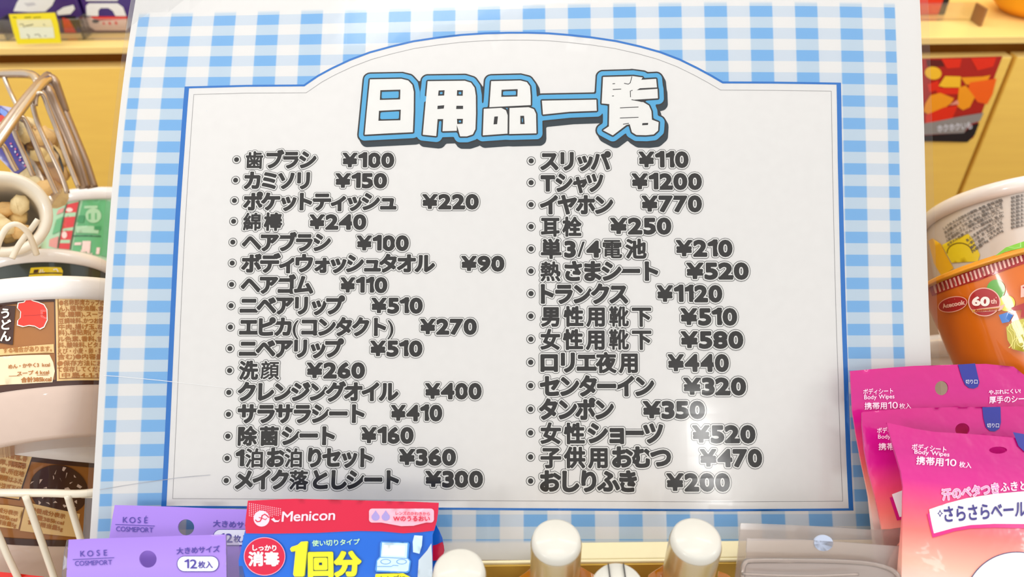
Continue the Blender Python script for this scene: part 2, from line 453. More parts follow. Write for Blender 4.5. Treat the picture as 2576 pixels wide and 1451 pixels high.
# shaped frame: rectangle with an arched top
arch = [(765, 215), (800, 191), (835, 172), (880, 151), (930, 132), (985, 117), (1040, 104), (1100, 95), (1160, 88), (1220, 84), (1280, 82.5), (1330, 82.5), (1380, 84), (1430, 88), (1490, 94.5), (1550, 103.5), (1610, 117), (1660, 131), (1710, 150), (1755, 172), (1790, 191), (1818, 207.5)]
fr_px = [(470, 220), (620, 216)] + arch + [(1950, 208), (2110, 210.5), (2113, 400), (2120, 700), (2128, 950), (2141, 1281), (1800, 1283), (1300, 1280.5), (900, 1278), (412, 1275), (423, 1050), (434, 800), (446, 560), (458, 380)]
fr_uv = SGN.inv(fr_px)
def offset_loop(L, d):
    L = np.array(L); a = np.roll(L, 1, 0); b = np.roll(L, -1, 0); t1 = (L - a); t2 = (b - L)
    t1 /= np.linalg.norm(t1, axis=1)[:, None]; t2 /= np.linalg.norm(t2, axis=1)[:, None]
    n1 = np.stack([t1[:, 1], -t1[:, 0]], 1); n2 = np.stack([t2[:, 1], -t2[:, 0]], 1); n = n1 + n2
    n /= (1 + (n1 * n2).sum(1))[:, None]
    return L + n * d
px1 = U / 115.0                                        # about one pixel of the photograph, on the sheet
decal(SGN, [fr_uv], paper, .00004, 'title_panel', sign, px=False, grid=.012)
side = offset_loop(fr_uv, 2.6 * px1); outer = offset_loop(fr_uv, -2.6 * px1)
# heavier on both upright sides
so = side.copy(); k0, k1 = fr_uv[:, 0].min(), fr_uv[:, 0].max()
for i, p in enumerate(fr_uv):
    if p[0] < -7.3 * U: so[i, 0] += 3.4 * px1; outer[i, 0] -= 3.0 * px1
    if p[0] > 6.8 * U: so[i, 0] -= 3.2 * px1; outer[i, 0] += 3.0 * px1
decal(SGN, [outer, so], fblue, .0001, 'blue_frame_line', sign, px=False, grid=.012)
inn = offset_loop(fr_uv, 19 * px1)
inn2 = offset_loop(fr_uv, 20.2 * px1)
decal(SGN, [inn, inn2], fgrey, .0001, 'thin_grey_frame_line', sign, px=False, grid=.012)

# ---- headline lettering, drawn as outlines
K = 900 / 2576
def z1(L): return SGN.inv([(860 + x * K, 140 + y * K) for x, y in L]) / U
TITLE = [
 [(203,172),(430,168),(478,180),(508,212),(519,262),(518,400),(512,552),(340,560),(165,570),(180,400)], [(278,250),(422,246),(420,316),(274,320)], [(268,398),(425,390),(422,466),(264,470)],
 [(618,185),(885,182),(930,196),(956,232),(965,290),(966,420),(962,530),(943,568),(900,582),(852,582),(840,540),(828,500),(828,542),(725,545),(730,458),(690,458),(680,580),(583,570),(600,380)],
 [(697,252),(740,250),(737,288),(693,290)], [(830,250),(872,250),(870,290),(828,290)], [(690,362),(738,358),(734,382),(688,386)], [(825,362),(873,362),(873,385),(823,385)], [(829,456),(872,456),(870,491),(831,493)],
 [(1075,185),(1285,180),(1332,192),(1354,222),(1360,290),(1360,357),(1062,372)], [(1150,247),(1266,242),(1264,295),(1148,298)],
 [(1022,384),(1148,377),(1182,395),(1194,430),(1193,562),(1015,575)], [(1098,440),(1124,438),(1118,494),(1092,496)],
 [(1207,378),(1345,372),(1382,386),(1398,420),(1401,560),(1205,565)], [(1285,434),(1312,434),(1316,494),(1285,494)],
 [(1440,325),(1832,318),(1835,398),(1640,405),(1448,425)],
 [(1880,155),(2075,150),(2092,148),(2165,158),(2155,175),(2262,168),(2268,230),(2145,236),(2122,250),(2272,240),(2275,308),(2080,320),(2165,333),(2210,360),(2228,400),(2232,462),(2280,480),(2276,540),(2245,568),(2190,574),(2120,572),(2088,552),(2072,495),(2048,500),(1950,575),(1880,538),(1922,510),(1925,350),(1870,345)],
 [(2163,487),(2205,485),(2203,500),(2161,502)]]
TL = [z1(l) for l in TITLE]
st = .03
A = np.concatenate(TL); tx0, ty0 = A.min(0) - .75; nx, ny = np.ceil((A.max(0) + .75 - [tx0, ty0]) / st).astype(int)
Fd = field(TL, tx0, ty0, nx, ny, st)
title = bpy.data.objects.new('title_lettering', None); COL.objects.link(title); title.parent = sign
def tlevel(lv, m, name, h, shift=(0, 0)):
    Ls = [(l + np.array(shift)) * U for l in contours(Fd, lv, tx0, ty0, st, .003)]
    v, f = tri(Ls); mesh(name, SGN.put(v, h), f, m, title)
lu = 1 / 326.0                                        # one unit of the enlarged tracing, in checks
shadow = mat('title_drop_block', (36, 52, 62), .45)
def tl_block():                                       # block shade pushed to the lower right
    D = None
    for t in np.linspace(.12, 1, 6):
        dx, dy = int(round(t * 22 * lu / st)), int(round(t * 36 * lu / st))
        S = np.full_like(Fd, 9.); hgt, wd = Fd.shape
        S[:hgt - dy if dy else hgt, dx:] = Fd[dy:, :wd - dx]
        D = S if D is None else np.minimum(D, S)
    v, f = tri([l * U for l in contours(D, 51 * lu, tx0, ty0, st, .003)])
    mesh('block_shade', SGN.put(v, .00012), f, shadow, title)
tl_block()
tlevel(54 * lu, inkline, 'outer_outline', .00017)
tlevel(43 * lu, mat('title_blue', (86, 178, 228), .45), 'blue_rim', .00022)
tlevel(11 * lu, inkline, 'inner_outline', .00027)
v, f = tri([l * U for l in TL]); mesh('white_face', SGN.put(v, .00032), f, mat('title_white', (244, 243, 240), .5), title)
thin_strokes = [[(1950,245),(2010,242)], [(1948,204),(1966,202)], [(1945,292),(1958,291)], [(2032,200),(2062,207),(2076,196),(2088,150)], [(2078,300),(2076,256),(2092,250)], [(2002,377),(2135,371)], [(2002,450),(2135,445)], [(2024,495),(2066,488)], [(2085,318),(2130,326),(2165,334)]]
multi_decal(SGN, [([stroke(z1(s) * U, 5 * lu * U)], inkline) for s in thin_strokes], 'fine_strokes', title, h=.00037, dh=0, px=False)

# ---- price lines: (name, x0, x1, y, price, x0, x1, y, bullet x, bullet y)
ROWS_L = [('歯ブラシ',614.6,800.5,402,'¥100',858,996,401.6,595.4,401.6),('カミソリ',610,784,454,'¥150',840,978,453,593,453.3),
 ('ポケットティッシュ',608,1001.6,507,'¥220',1058.5,1208.5,506,590,504.5),('綿棒',608,715,557,'¥240',775,925.8,557,588,556.7),
 ('ヘアブラシ',604.6,836.7,609.5,'¥100',894,1032.6,610,586,609),('ボディウォッシュタオル',603,1098.7,662.5,'¥90',1156.7,1273,661.5,584.5,661.6),
 ('ヘアゴム',601.7,792.8,716,'¥110',853,978.6,715.5,583,715.3),('ニベアリップ',599.4,872.3,768,'¥510',930.6,1067.7,767,581.6,768.8),
 ('エピカ(コンタクト)',598,993.9,822,'¥270',1053.3,1203.6,820,580,822.5),('ニベアリップ',597.4,869.7,876,'¥510',927.8,1067,875,578.7,876.5),
 ('洗顔',597.4,707,930.5,'¥260',767.8,922.6,930,577.9,931.7),('クレンジングオイル',594.5,1007,985,'¥400',1065.7,1215.6,982,575.9,986.8),
 ('サラサラシート',593.7,921.5,1040,'¥410',980,1116.5,1037,575,1041.7),('除菌シート',594.5,846.8,1095.5,'¥160',905.4,1044.7,1093,573.6,1096.8),
 ('1泊お泊りセット',588.8,941.6,1150.5,'¥360',1000,1151.3,1148,571.5,1152.3),('メイク落としシート',587.4,1008,1206,'¥300',1066,1219.4,1203,569.5,1208.3)]
ROWS_R = [('スリッパ',1355,1541,405,'¥110',1602.6,1736,400,1336.3,404.8),('Tシャツ',1356,1521.6,459.5,'¥1200',1585,1769.6,455,1336,459.4),
 ('イヤホン',1354,1546.7,515,'¥770',1609.8,1769.6,511,1336,514.6),('耳栓',1356.6,1467,569.5,'¥250',1530.6,1693,567,1336,570),
 ('単3/4電池',1356,1631,625,'¥210',1696,1846.6,623,1336,626),('熱さまシート',1355,1660,681.8,'¥520',1722,1887.6,680,1335.8,681.8),
 ('トランクス',1356,1584.5,739,'¥1120',1648.6,1821,737,1335.8,738.2),('男性用靴下',1357,1642.4,795,'¥510',1707.5,1858.5,795,1335.5,795),
 ('女性用靴下',1355,1643,853,'¥580',1708,1874,853,1335.5,853),('ロリエ夜用',1355,1608.8,911,'¥440',1675.7,1837.4,911,1335,911),
 ('センターイン',1353.4,1650,971,'¥320',1714.4,1881,970,1335,969.8),('タンポン',1351.7,1548.5,1029.5,'¥350',1612.5,1777.8,1029,1334.8,1028.9),
 ('女性ショーツ',1355,1672.7,1089,'¥520',1737,1904.5,1090,1334.8,1088.3),('子供用おむつ',1355,1692.5,1149.5,'¥470',1756.6,1921,1150,1334.8,1149),
 ('おしりふき',1353.4,1607,1210,'¥200',1672,1840.4,1211,1334.8,1209.5)]
def pop_text(s, x0, x1, y, hpx, name):
    """outlined round lettering: dark face, white gap, thin black line"""
    price = s[0] == '¥'
    lay = layout(s, 1.3 if price else 1.15); G = []
    for i, (ch, x, k, sc) in enumerate(lay):
        f0 = .042 if is_kanji(ch) else (.060 if not is_kana(ch) else .056)
        if ch in '()/': f0 = .012
        if is_kanji(ch) and len(glyph(ch)) > 5: f0 = .030
        if is_kanji(ch) and len(glyph(ch)) > 9: f0 = .020
        if ch == '¥': f0 = .042
        gp = fat(ch, (f0, f0 + .058, f0 + .080), k, sc)
        if gp: G.append((gp, np.array([x, 0.]), i))
    A = np.concatenate([g[2][0] + o for g, o, _ in G]); lo, hi = A.min(0), A.max(0)
    q = SGN.inv([(x0, y), (x1, y), ((x0 + x1) / 2, y - hpx / 2), ((x0 + x1) / 2, y + hpx / 2)])
    sx = (q[1, 0] - q[0, 0]) / (hi[0] - lo[0]); em = (q[2, 1] - q[3, 1])
    mid = .375                                          # middle of the em box above the baseline
    V, F, MI = [], [], []
    for g, o, i in G:
        for li, (v, f) in enumerate(g):
            if not len(f): continue
            p = v + o
            uv = np.stack([q[0, 0] + (p[:, 0] - lo[0]) * sx, q[2:, 1].mean() + (p[:, 1] - mid) * em + (q[1, 1] - q[0, 1]) * ((p[:, 0] - lo[0]) / (hi[0] - lo[0]) - .5)], 1)
            n = len(V); V += list(SGN.put(uv, .00010 + (2 - li) * .00003 + (i % 2) * .00009)); F += [tuple(int(t) + n for t in r) for r in f]; MI += [li] * len(f)
    return mesh(name, V, F, [ink, white, inkline], sign, MI)
for rows, base, grow in ((ROWS_L, 47.5, .35), (ROWS_R, 51.5, .45)):
    for i, (s, x0, x1, y, pr, p0, p1, py, bx, by) in enumerate(rows):
        e = base + grow * i
        pop_text(s, x0, x1, y, e, 'item_lettering'); pop_text(pr, p0, p1, py, e, 'price_lettering')
        c = SGN.inv([(bx, by)])[0]; r = (.094 if base < 50 else .098) * U
        multi_decal(SGN, [([ellipse(c[0], c[1], r, r)], inkline), ([ellipse(c[0], c[1], r * .87, r * .87)], white), ([ellipse(c[0], c[1], r * .57, r * .57)], ink)], 'bullet_dot', sign, h=.00012, px=False)
# creases and a speck caught in the lamination
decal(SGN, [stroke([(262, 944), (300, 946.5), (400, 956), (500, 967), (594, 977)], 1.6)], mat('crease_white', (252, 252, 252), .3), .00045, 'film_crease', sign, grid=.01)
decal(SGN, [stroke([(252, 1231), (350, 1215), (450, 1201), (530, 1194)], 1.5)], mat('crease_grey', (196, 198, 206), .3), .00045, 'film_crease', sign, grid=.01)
# laminate film reaching past the sheet all round
film = clear('laminate_film', (252, 252, 252), .10, .004, gloss=.22)
mesh('laminate_film', *slab(SGN, -8.98 * U, 9.00 * U, -6.56 * U, 6.5 * U, .0008, .00085), film, sign)

# ================================================================== SHELVING BEHIND
CI = CAM.inverted()
def wf(x, y, z, rz=0.): return CI @ Matrix.Translation((x, y, z)) @ Matrix.Rotation(math.radians(rz), 4, 'Z')
def wallsurf(y): return Surf(CI @ Matrix.Translation((0, y, 1.1)) @ Matrix.Rotation(math.pi / 2, 4, 'X'), flat(), (0., 0.))
def wood(name, rgb, rough=.42):
    m = mat(name, rgb, rough, coat=.25, coat_rough=.2); n, l, b = nodes(m)
    t = n.new('ShaderNodeTexCoord'); mp = n.new('ShaderNodeMapping'); mp.inputs['Scale'].default_value = (2.5, 2.5, 26)
    ns = n.new('ShaderNodeTexNoise'); ns.inputs['Scale'].default_value = 5; ns.inputs['Detail'].default_value = 4
    l.new(t.outputs['Object'], mp.inputs[0]); l.new(mp.outputs[0], ns.inputs['Vector'])
    mx = n.new('ShaderNodeMix'); mx.data_type = 'RGBA'; l.new(ns.outputs['Fac'], mx.inputs[0])
    mx.inputs[6].default_value = (*lin([c * .95 for c in rgb]), 1); mx.inputs[7].default_value = (*lin([min(255, c * 1.03) for c in rgb]), 1)
    l.new(mx.outputs[2], b.inputs['Base Color']); return m
maple = wood('yellow_maple', (255, 208, 98)); maple2 = wood('maple_shelf', (252, 214, 130)); inner = mat('dark_recess_wood', (215, 140, 35), .7)
def wthing(name, x, y, z, label, cat, group=None): return thing(name, wf(x, y, z), label, cat, group)
cab = wthing('wall_cabinet', 0, .745, .3, 'yellow maple cabinet with flat doors behind the sign', 'cabinet')
mesh('carcass', *box(-1.3, 1.3, .045, .4, 0, .860), inner, cab)
for i, (a, b) in enumerate([(-1.29, -.838), (-.834, -.390), (-.386, .0600), (.064, .5095), (.5145, .958), (.962, 1.29)]):
    mesh('door', *box(a, b, 0, .014, 0, .863, .0012), maple, cab)
    mesh('door_top_lit', *box(a + .0006, b - .0006, .0002, .0138, .8626, .8634), maple2, cab)  # paler maple strip: the light on the door's top put into colour
mesh('top_shelf', *box(-1.3, 1.3, 0, .45, .8768, .8839, .0006), maple2, cab)
mesh('shelf_back', *box(-1.3, 1.3, .45, .46, .8839, 1.4), maple, cab)
counter = mesh('counter_shelf', *box(-1.2, 1.2, .10, .742, .955, .975), mat('counter_brown', (120, 88, 58), .6)); counter['kind'] = 'structure'
floor = mesh('floor', *box(-3, 3, -3.2, 3, -.02, 0), mat('shop_floor', (190, 180, 165), .5)); floor['kind'] = 'structure'
wb = mesh('wall_back', *box(-3, 3, 1.35, 1.4, 0, 2.8), mat('cream_wall', (238, 228, 205), .8)); wb['kind'] = 'structure'
tg = mesh('counter_base', *box(-1.2, 1.2, .14, .70, 0, .955), mat('counter_side', (150, 120, 80), .6)); tag(tg, 'brown counter base under the product baskets', 'counter')

# ---- goods on the upper shelf
shelf_z = 1.1839
P785 = wallsurf(.7849); P811 = wallsurf(.8139)
navy = mat('navy_film', (62, 34, 118), .25, coat=.6, coat_rough=.15); redp = mat('red_print', (232, 52, 22), .35); pch = mat('peach_print', (236, 205, 190), .4); blk = mat('black_print', (28, 22, 26), .4)
def snack_box(name, x0, x1, y, h, m, label, cat, depth=.05, shape=True):
    t = wthing(name, (x0 + x1) / 2, y, shelf_z, label, cat); w2 = (x1 - x0) / 2
    mesh('carton', *box(-w2, w2, 0, depth, 0, h, .002), m, t)
    return t
def wdecals(t, surf, items, name, h=.0003):
    """decals measured on a wall-parallel surface, parented to a thing"""
    o = multi_decal(surf, items, name, None, h); o.parent = t
    o.matrix_parent_inverse = t.matrix_world.inverted(); o.matrix_world = CAM @ Matrix(surf.F.tolist()); return o
t = snack_box('snack_box', -.548, -.436, .785, .12, navy, 'navy carton with white slanting panel on the upper left shelf', 'snack box')
wdecals(t, P785, [([[(-8, 52), (25, 52), (25, 82), (-8, 82)]], blk), ([[(52, -8), (142, -8), (131, 14), (114, 29), (74, 30), (34, 28), (42, 8)]], white), ([[(60, 8), (85, 6), (92, 12), (70, 16)]], mat('pale_grey_print', (205, 203, 206), .5)),
    ([[(143, 29), (160, 18), (185, 12), (189, 22), (178, 35), (146, 38)]], white), ([[(150, 40), (190, 40), (197, 82), (160, 82)]], blk), ([[(157, 44), (174, 48), (193, 82), (163, 82)]], redp)], 'front_print')
t = snack_box('snack_box', -.4335, -.36, .785, .12, navy, 'navy carton with a big white arch and red strip beside the sign', 'snack box')
arc = [(218, 40), (217, 14), (224, 8), (296, 8), (310, 18), (318, 40), (291, 40), (284, 27), (273, 20), (254, 20), (248, 26), (248, 40)]
wdecals(t, P785, [([[(205, 44), (325, 44), (325, 82), (215, 82)]], mat('brown_print', (96, 48, 42), .4)), ([[(214, -8), (300, -8), (296, 2), (217, 2)]], white), ([arc], white), ([[(228, 41), (320, 41), (320, 50), (230, 50)]], redp),
    ([[(216, 44), (228, 42), (240, 50), (250, 52), (320, 48), (320, 76), (240, 76), (224, 66)]], pch), ([ellipse(241, 53, 9, 5)], blk), ([[(258, 55), (263, 55), (265, 62), (260, 62)], [(272, 55), (278, 54), (281, 62), (275, 62)], [(288, 54), (294, 53), (297, 61), (291, 62)]], redp)], 'front_print')
# yellow price card
P742 = wallsurf(.7429)
t = wthing('price_card', -.47, .743, 1.178, 'yellow price card with cream centre clipped to the upper shelf edge', 'price tag')
ycard = mat('yellow_card', (252, 232, 30), .5); ycream = mat('cream_card', (245, 238, 180), .5)
card = P742.inv([(22, 36), (138, 32), (146, 60), (154, 108), (44, 111), (33, 80)]); 
o = mesh('card', *join((lambda v, f: ([*P742.put(v, 0)], f))(*tri([card])), (lambda v, f: ([*P742.put(v, -.0006)], f))(*tri([card]))), ycard); o.parent = t; o.matrix_parent_inverse = t.matrix_world.inverted(); o.matrix_world = CAM @ Matrix(P742.F.tolist())
wdecals(t, P742, [([[(42, 49), (128, 48), (134, 66), (45, 68)]], ycream), ([[(47, 68), (134, 67), (138, 95), (52, 97)]], mat('pale_card', (240, 243, 215), .5)),
    ([stroke([(33, 43), (42, 44)], 2), stroke([(62, 44), (78, 43)], 2.5), stroke([(84, 44), (103, 43)], 2)], mat('olive_ink', (120, 118, 30), .5)),
    ([stroke([(50, 61), (58, 60), (62, 69)], 2), stroke([(64, 65), (76, 63), (84, 61)], 2.5), stroke([(109, 60), (114, 64)], 1.6), stroke([(68, 86), (74, 90), (73, 97)], 2), stroke([(87, 87), (98, 86), (103, 93)], 2), stroke([(112, 90), (117, 90)], 1.6)], mat('grey_olive_ink', (120, 118, 88), .5))], 'card_print')
acry = clear('acrylic', (252, 250, 247), .05, .05, gloss=.8)
t = wthing('price_rail', -.47, .765, shelf_z, 'clear acrylic divider rail on the upper left shelf', 'shelf rail')
mesh('rail_face', *box(-.12, .12, 0, .002, 0.0005, .021), acry, t)
for x in (-.042, .036): mesh('divider', *box(x, x + .002, .002, .02, .0005, .021), acry, t)
t = wthing('price_rail', .44, .795, shelf_z, 'clear acrylic divider rail on the upper right shelf', 'shelf rail')
mesh('rail_face', *box(-.09, .045, 0, .002, 0.0005, .018), acry, t)
mesh('divider', *box(.043, .0455, -.02, .0, .0005, .018), mat('brown_edge', (150, 105, 60), .4), t)
t = snack_box('snack_box', .36, .4585, .812, .1, redp, 'bright red carton with black edge on the upper right shelf', 'snack box')
mesh('black_edge', *join(box(.0495, .056, .001, .045, 0.0, .1, .001), box(.056, .0585, .001, .01, .022, .03)), blk, t)
t = wthing('paper_sack', .56, .82, shelf_z, 'orange yellow sack standing on the upper right shelf edge', 'sack')
mesh('sack_body', *lathe([(0, .0), (.030, .001), (.042, .012), (.046, .04), (.045, .1), (0, .1)], 32), mat('orange_sack', (240, 165, 20), .5, bump=.2, bscale=60), t, smooth=True).rotation_euler = (math.pi / 2, 0, 0)
# ---- picture flyer on the cabinet door
P744 = wallsurf(.7439)
t = wthing('flyer', .42, .744, 1.12, 'red and orange food picture flyer with black foot on the cabinet door', 'poster')
fl = P744.inv([(2240, 150), (2522, 142), (2505, 185), (2478, 262), (2455, 325), (2449, 346), (2432, 357), (2240, 352)])
v, f = tri([fl], .01); vv_, ff_ = join((P744.put(v, .0), f), (P744.put(v, -.0008), f))
o = mesh('flyer_sheet', vv_, ff_, mat('flyer_red', (178, 24, 14), .35, coat=.4)); o.parent = t; o.matrix_parent_inverse = t.matrix_world.inverted(); o.matrix_world = CAM @ Matrix(P744.F.tolist())
def z7(L): return [(2300 + x * .2482, 120 + y * .2482) for x, y in L]
oy, om, orr, ogr = mat('chip_yellow', (253, 196, 40), .4), mat('chip_amber', (250, 158, 20), .4), mat('chip_orange', (250, 100, 8), .4), mat('flyer_grey', (148, 142, 138), .4)
hot = mat('flyer_hot_red', (232, 44, 14), .35)
wdecals(t, P744, [([z7([(120, 120), (300, 125), (300, 190), (130, 190)])], mat('flyer_maroon', (100, 20, 14), .4)), ([z7([(270, 110), (480, 110), (460, 200), (330, 210)])], hot), ([z7([(570, 105), (830, 95), (800, 190), (640, 230)])], hot),
    ([z7(ellipse(190, 255, 85, 65, rot=10))], oy), ([z7([(130, 370), (240, 330), (260, 420), (150, 450)])], hot),
    ([z7([(245, 385), (310, 285), (470, 290), (465, 400), (300, 400)])], oy), ([z7([(210, 405), (460, 405), (440, 470), (230, 470)])], hot),
    ([z7([(470, 300), (690, 290), (770, 275), (740, 330), (640, 378), (520, 370)])], om), ([z7([(560, 350), (830, 310), (790, 470), (735, 570), (640, 550), (540, 420)])], orr),
    ([z7([(110, 560), (160, 480), (260, 455), (400, 510), (370, 560), (260, 640), (130, 670), (90, 640)])], om), ([z7([(450, 400), (520, 380), (610, 500), (560, 600), (490, 630), (430, 590)])], om),
    ([z7([(110, 680), (300, 600), (440, 580), (380, 720), (210, 760), (110, 770)])], hot), ([z7([(350, 580), (430, 525), (450, 570)])], mat('flyer_pink', (235, 150, 130), .4)),
    ([z7([(60, 770), (260, 735), (480, 690), (700, 655), (660, 740), (560, 770), (500, 860), (60, 880)])], ogr), ([z7([(60, 890), (500, 860), (600, 770), (655, 760), (610, 880), (535, 955), (60, 945)])], blk)], 'flyer_print')
o = text(P744, 'ホクホクいも', (2400, 318), 20, mat('silver_lettering', (225, 225, 232), .4), 'flyer_lettering', None, h=.0012, angle=6, width=88, bold=.03)
o.parent = t; o.matrix_parent_inverse = t.matrix_world.inverted(); o.matrix_world = CAM @ Matrix(P744.F.tolist())

# ================================================================== POUCHES
def ramp_mat(name, stops, axis=1, rough=.3, coat=.55, bump=.42, bscale=60, sss=0):
    """print that changes colour along the pouch (local axis, metres)"""
    m = mat(name, stops[0][1], rough, coat=coat, coat_rough=.07, bump=bump, bscale=bscale); n, l, b = nodes(m)
    t = n.new('ShaderNodeTexCoord'); s = n.new('ShaderNodeSeparateXYZ'); l.new(t.outputs['Object'], s.inputs[0])
    lo, hi = stops[0][0], stops[-1][0]
    mr = n.new('ShaderNodeMapRange'); l.new(s.outputs[axis], mr.inputs[0]); mr.inputs[1].default_value = lo; mr.inputs[2].default_value = hi
    r = n.new('ShaderNodeValToRGB'); l.new(mr.outputs[0], r.inputs[0]); e = r.color_ramp.elements
    e[0].position = 0; e[0].color = (*lin(stops[0][1]), 1); e[1].position = 1; e[1].color = (*lin(stops[-1][1]), 1)
    for p, c in stops[1:-1]:
        q = e.new((p - lo) / (hi - lo)); q.color = (*lin(c), 1)
    l.new(r.outputs[0], b.inputs['Base Color']); return m
def sheet(surf, loops, m, name, parent, grid=.005, th=.0006, back=None, mats=None):
    """a closed thin skin following the surface; holes are real holes"""
    V, F = tri(loops, grid)
    a = surf.M(V[:, 0], V[:, 1], 0.); b = surf.M(V[:, 0], V[:, 1], -th) if back is None else back(V)
    vs, fs = join((a, F), (b, F[:, ::-1]))
    for L in loops:
        L = np.array(L); out = []
        for i in range(len(L)):
            p, q = L[i], L[(i + 1) % len(L)]; k = max(1, int(np.ceil(np.linalg.norm(q - p) / grid))); out += [p + (q - p) * t / k for t in range(k)]
        L = np.array(out); A = surf.M(L[:, 0], L[:, 1], 0.); Bk = surf.M(L[:, 0], L[:, 1], -th) if back is None else back(L); n = len(L)
        vs, fs = join((vs, fs), ([*A, *Bk], [(i, (i + 1) % n, n + (i + 1) % n, n + i) for i in range(n)]))
    return mesh(name, vs, fs, m, parent, smooth=True)
def pouch_frame(tl, tr, bl, d0, d1):
    """frame from three pixels: top-left, top-right (depth d0) and bottom-left (depth d1)"""
    o = C(*tl, d0); x = (C(*tr, d0) - o).normalized(); y = (o - C(*bl, d1)); y = (y - x * y.dot(x)).normalized(); z = x.cross(y)
    M = Matrix((x, y, z)).transposed().to_4x4(); M.translation = o; return M
def bulge(w, start, amp, seed, length=.16, crease=.0009):
    r = np.random.default_rng(seed); ks = r.uniform(20, 130, (6, 2)) * r.choice([-1, 1], (6, 2)); ph = r.uniform(0, 6, 6)
    def f(u, v):
        t = np.clip((-v - start) / .05, 0, 1); t = t * t * (3 - 2 * t)
        s = np.clip(u / w, 0, 1); side = np.clip(np.sin(np.pi * s), 0, 1) ** .6
        z = amp * t * side
        for k, p in zip(ks, ph): z = z + crease * .35 * np.sin(k[0] * u + k[1] * v + p) * (.25 + .75 * t)
        return z
    return f
def pouch(name, label, cat, group, tl, tr, bl, d0, d1, outline, m, holes=(), start=.02, amp=.012, seed=1, grid=.0028, crease=.0009):
    Fm = pouch_frame(tl, tr, bl, d0, d1); w = (C(*tr, d0) - C(*tl, d0)).length
    bf = bulge(w, start, amp, seed, crease=crease); S = Surf(Fm, flat(bf), (w / 2, -.02)); S.w = w
    t = thing(name, Fm, label, cat, group)
    L = [S.inv(outline)] + [S.inv(h) for h in holes]
    amp_b = lambda V: flat()(V[:, 0], V[:, 1], 0.) * 0 + np.stack([V[:, 0], V[:, 1], bf(V[:, 0], V[:, 1]) * -.5 - .0008], 1)
    sheet(S, L, m, 'pouch_film', t, grid, back=lambda V: np.stack([V[:, 0], V[:, 1], np.minimum(-bf(V[:, 0], V[:, 1]) * .4, bf(V[:, 0], V[:, 1])) - .0008], 1))
    return t, S
pw = mat('pale_pink_lettering', (255, 222, 240), .4, coat=.5); nv = mat('navy_lettering', (46, 34, 120), .4, coat=.5); notchm = mat('navy_notch', (30, 36, 140), .35, coat=.5)
whp = mat('pouch_white_print', (243, 240, 243), .35, coat=.5); mag = mat('magenta_print', (205, 22, 120), .35, coat=.5)
PK = [(-.16, (240, 234, 232)), (-.076, (238, 218, 212)), (-.060, (240, 170, 150)), (-.046, (236, 112, 106)), (-.036, (232, 74, 112)), (-.024, (206, 20, 132)), (-.012, (192, 6, 124)), (0.01, (194, 4, 116))]
pinkm = ramp_mat('pink_wipe_film', PK)
G = 'pink body wipe packs at the right of the sign'
# back pack
t, S = pouch('wipe_pack', 'pink body wipe pack, rearmost and highest of three, hole showing wood', 'wipe pack', G, (2139, 933), (2560, 917), (2170, 1250), .372, .362,
    [(2139, 933), (2220, 926), (2300, 920), (2400, 917), (2480, 915), (2550, 922), (2585, 950), (2610, 990), (2640, 1060), (2650, 1560), (2216, 1560), (2206, 1400), (2186, 1250), (2168, 1170), (2153, 1090), (2144, 1032)], pinkm,
    holes=[ellipse(2369, 976, 17, 18, 20)], start=.03, amp=.004, seed=3)
text(S, 'ボディシート', (2208, 984), 16, pw, 'print_lettering', t, angle=2, width=75, bold=.01)
text(S, 'Body Wipes', (2211, 999.5), 15, pw, 'print_lettering', t, angle=2, width=76, bold=.008)
text(S, '携帯用', (2202, 1020.5), 19, pw, 'print_lettering', t, angle=1, width=56, bold=.015)
text(S, '10', (2245, 1019), 24, pw, 'print_lettering', t, angle=1, width=25); text(S, '枚入', (2276, 1021), 15, pw, 'print_lettering', t, angle=1, width=30, bold=.01)
nt_ = [(2409, 917), (2452, 914), (2458, 940), (2463, 962), (2459, 973), (2449, 977.5), (2437, 976), (2427, 968), (2418, 948)]
multi_decal(S, [([nt_], notchm)], 'tear_notch_print', t); text(S, '切り口', (2442, 960), 12, whp, 'print_lettering', t, h=.0006, width=30)
text(S, 'やぶれにくい!', (2526, 985), 13, pw, 'print_lettering', t, angle=3, width=80, bold=.02); text(S, '厚手のシート', (2540, 1004), 19, pw, 'print_lettering', t, angle=2, width=106, bold=.02)
# middle pack
t, S = pouch('wipe_pack', 'pink body wipe pack, middle of three, mostly covered by the front pack', 'wipe pack', G, (2169, 1036), (2620, 1022), (2210, 1300), .360, .350,
    [(2169, 1036), (2230, 1031), (2300, 1026), (2400, 1024), (2560, 1022), (2660, 1022), (2660, 1560), (2244, 1560), (2228, 1400), (2218, 1325), (2202, 1250), (2186, 1190), (2175, 1132), (2169, 1070)], ramp_mat('pink_wipe_film_middle', PK),
    holes=[ellipse(2421, 1080, 18, 16)], start=.03, amp=.004, seed=5)
text(S, 'ボディシート', (2243, 1082), 16, pw, 'print_lettering', t, angle=1, width=75, bold=.01); text(S, 'Body Wipes', (2246, 1099), 15, pw, 'print_lettering', t, angle=1, width=76); text(S, '携帯用10枚入', (2270, 1123), 19, pw, 'print_lettering', t, width=122, bold=.015)
multi_decal(S, [([[(2470, 1024), (2516, 1023), (2517, 1062), (2513, 1078), (2502, 1085), (2489, 1084), (2479, 1074), (2473, 1052)]], notchm)], 'tear_notch_print', t); multi_decal(S, [([[(2237, 1251), (2290, 1240), (2290, 1300), (2256, 1309)]], mag), ([[(2243, 1243), (2290, 1225), (2290, 1294), (2262, 1300)]], whp)], 'white_banner', t)
text(S, '切り口', (2496, 1070), 12, whp, 'print_lettering', t, h=.0006, width=30)
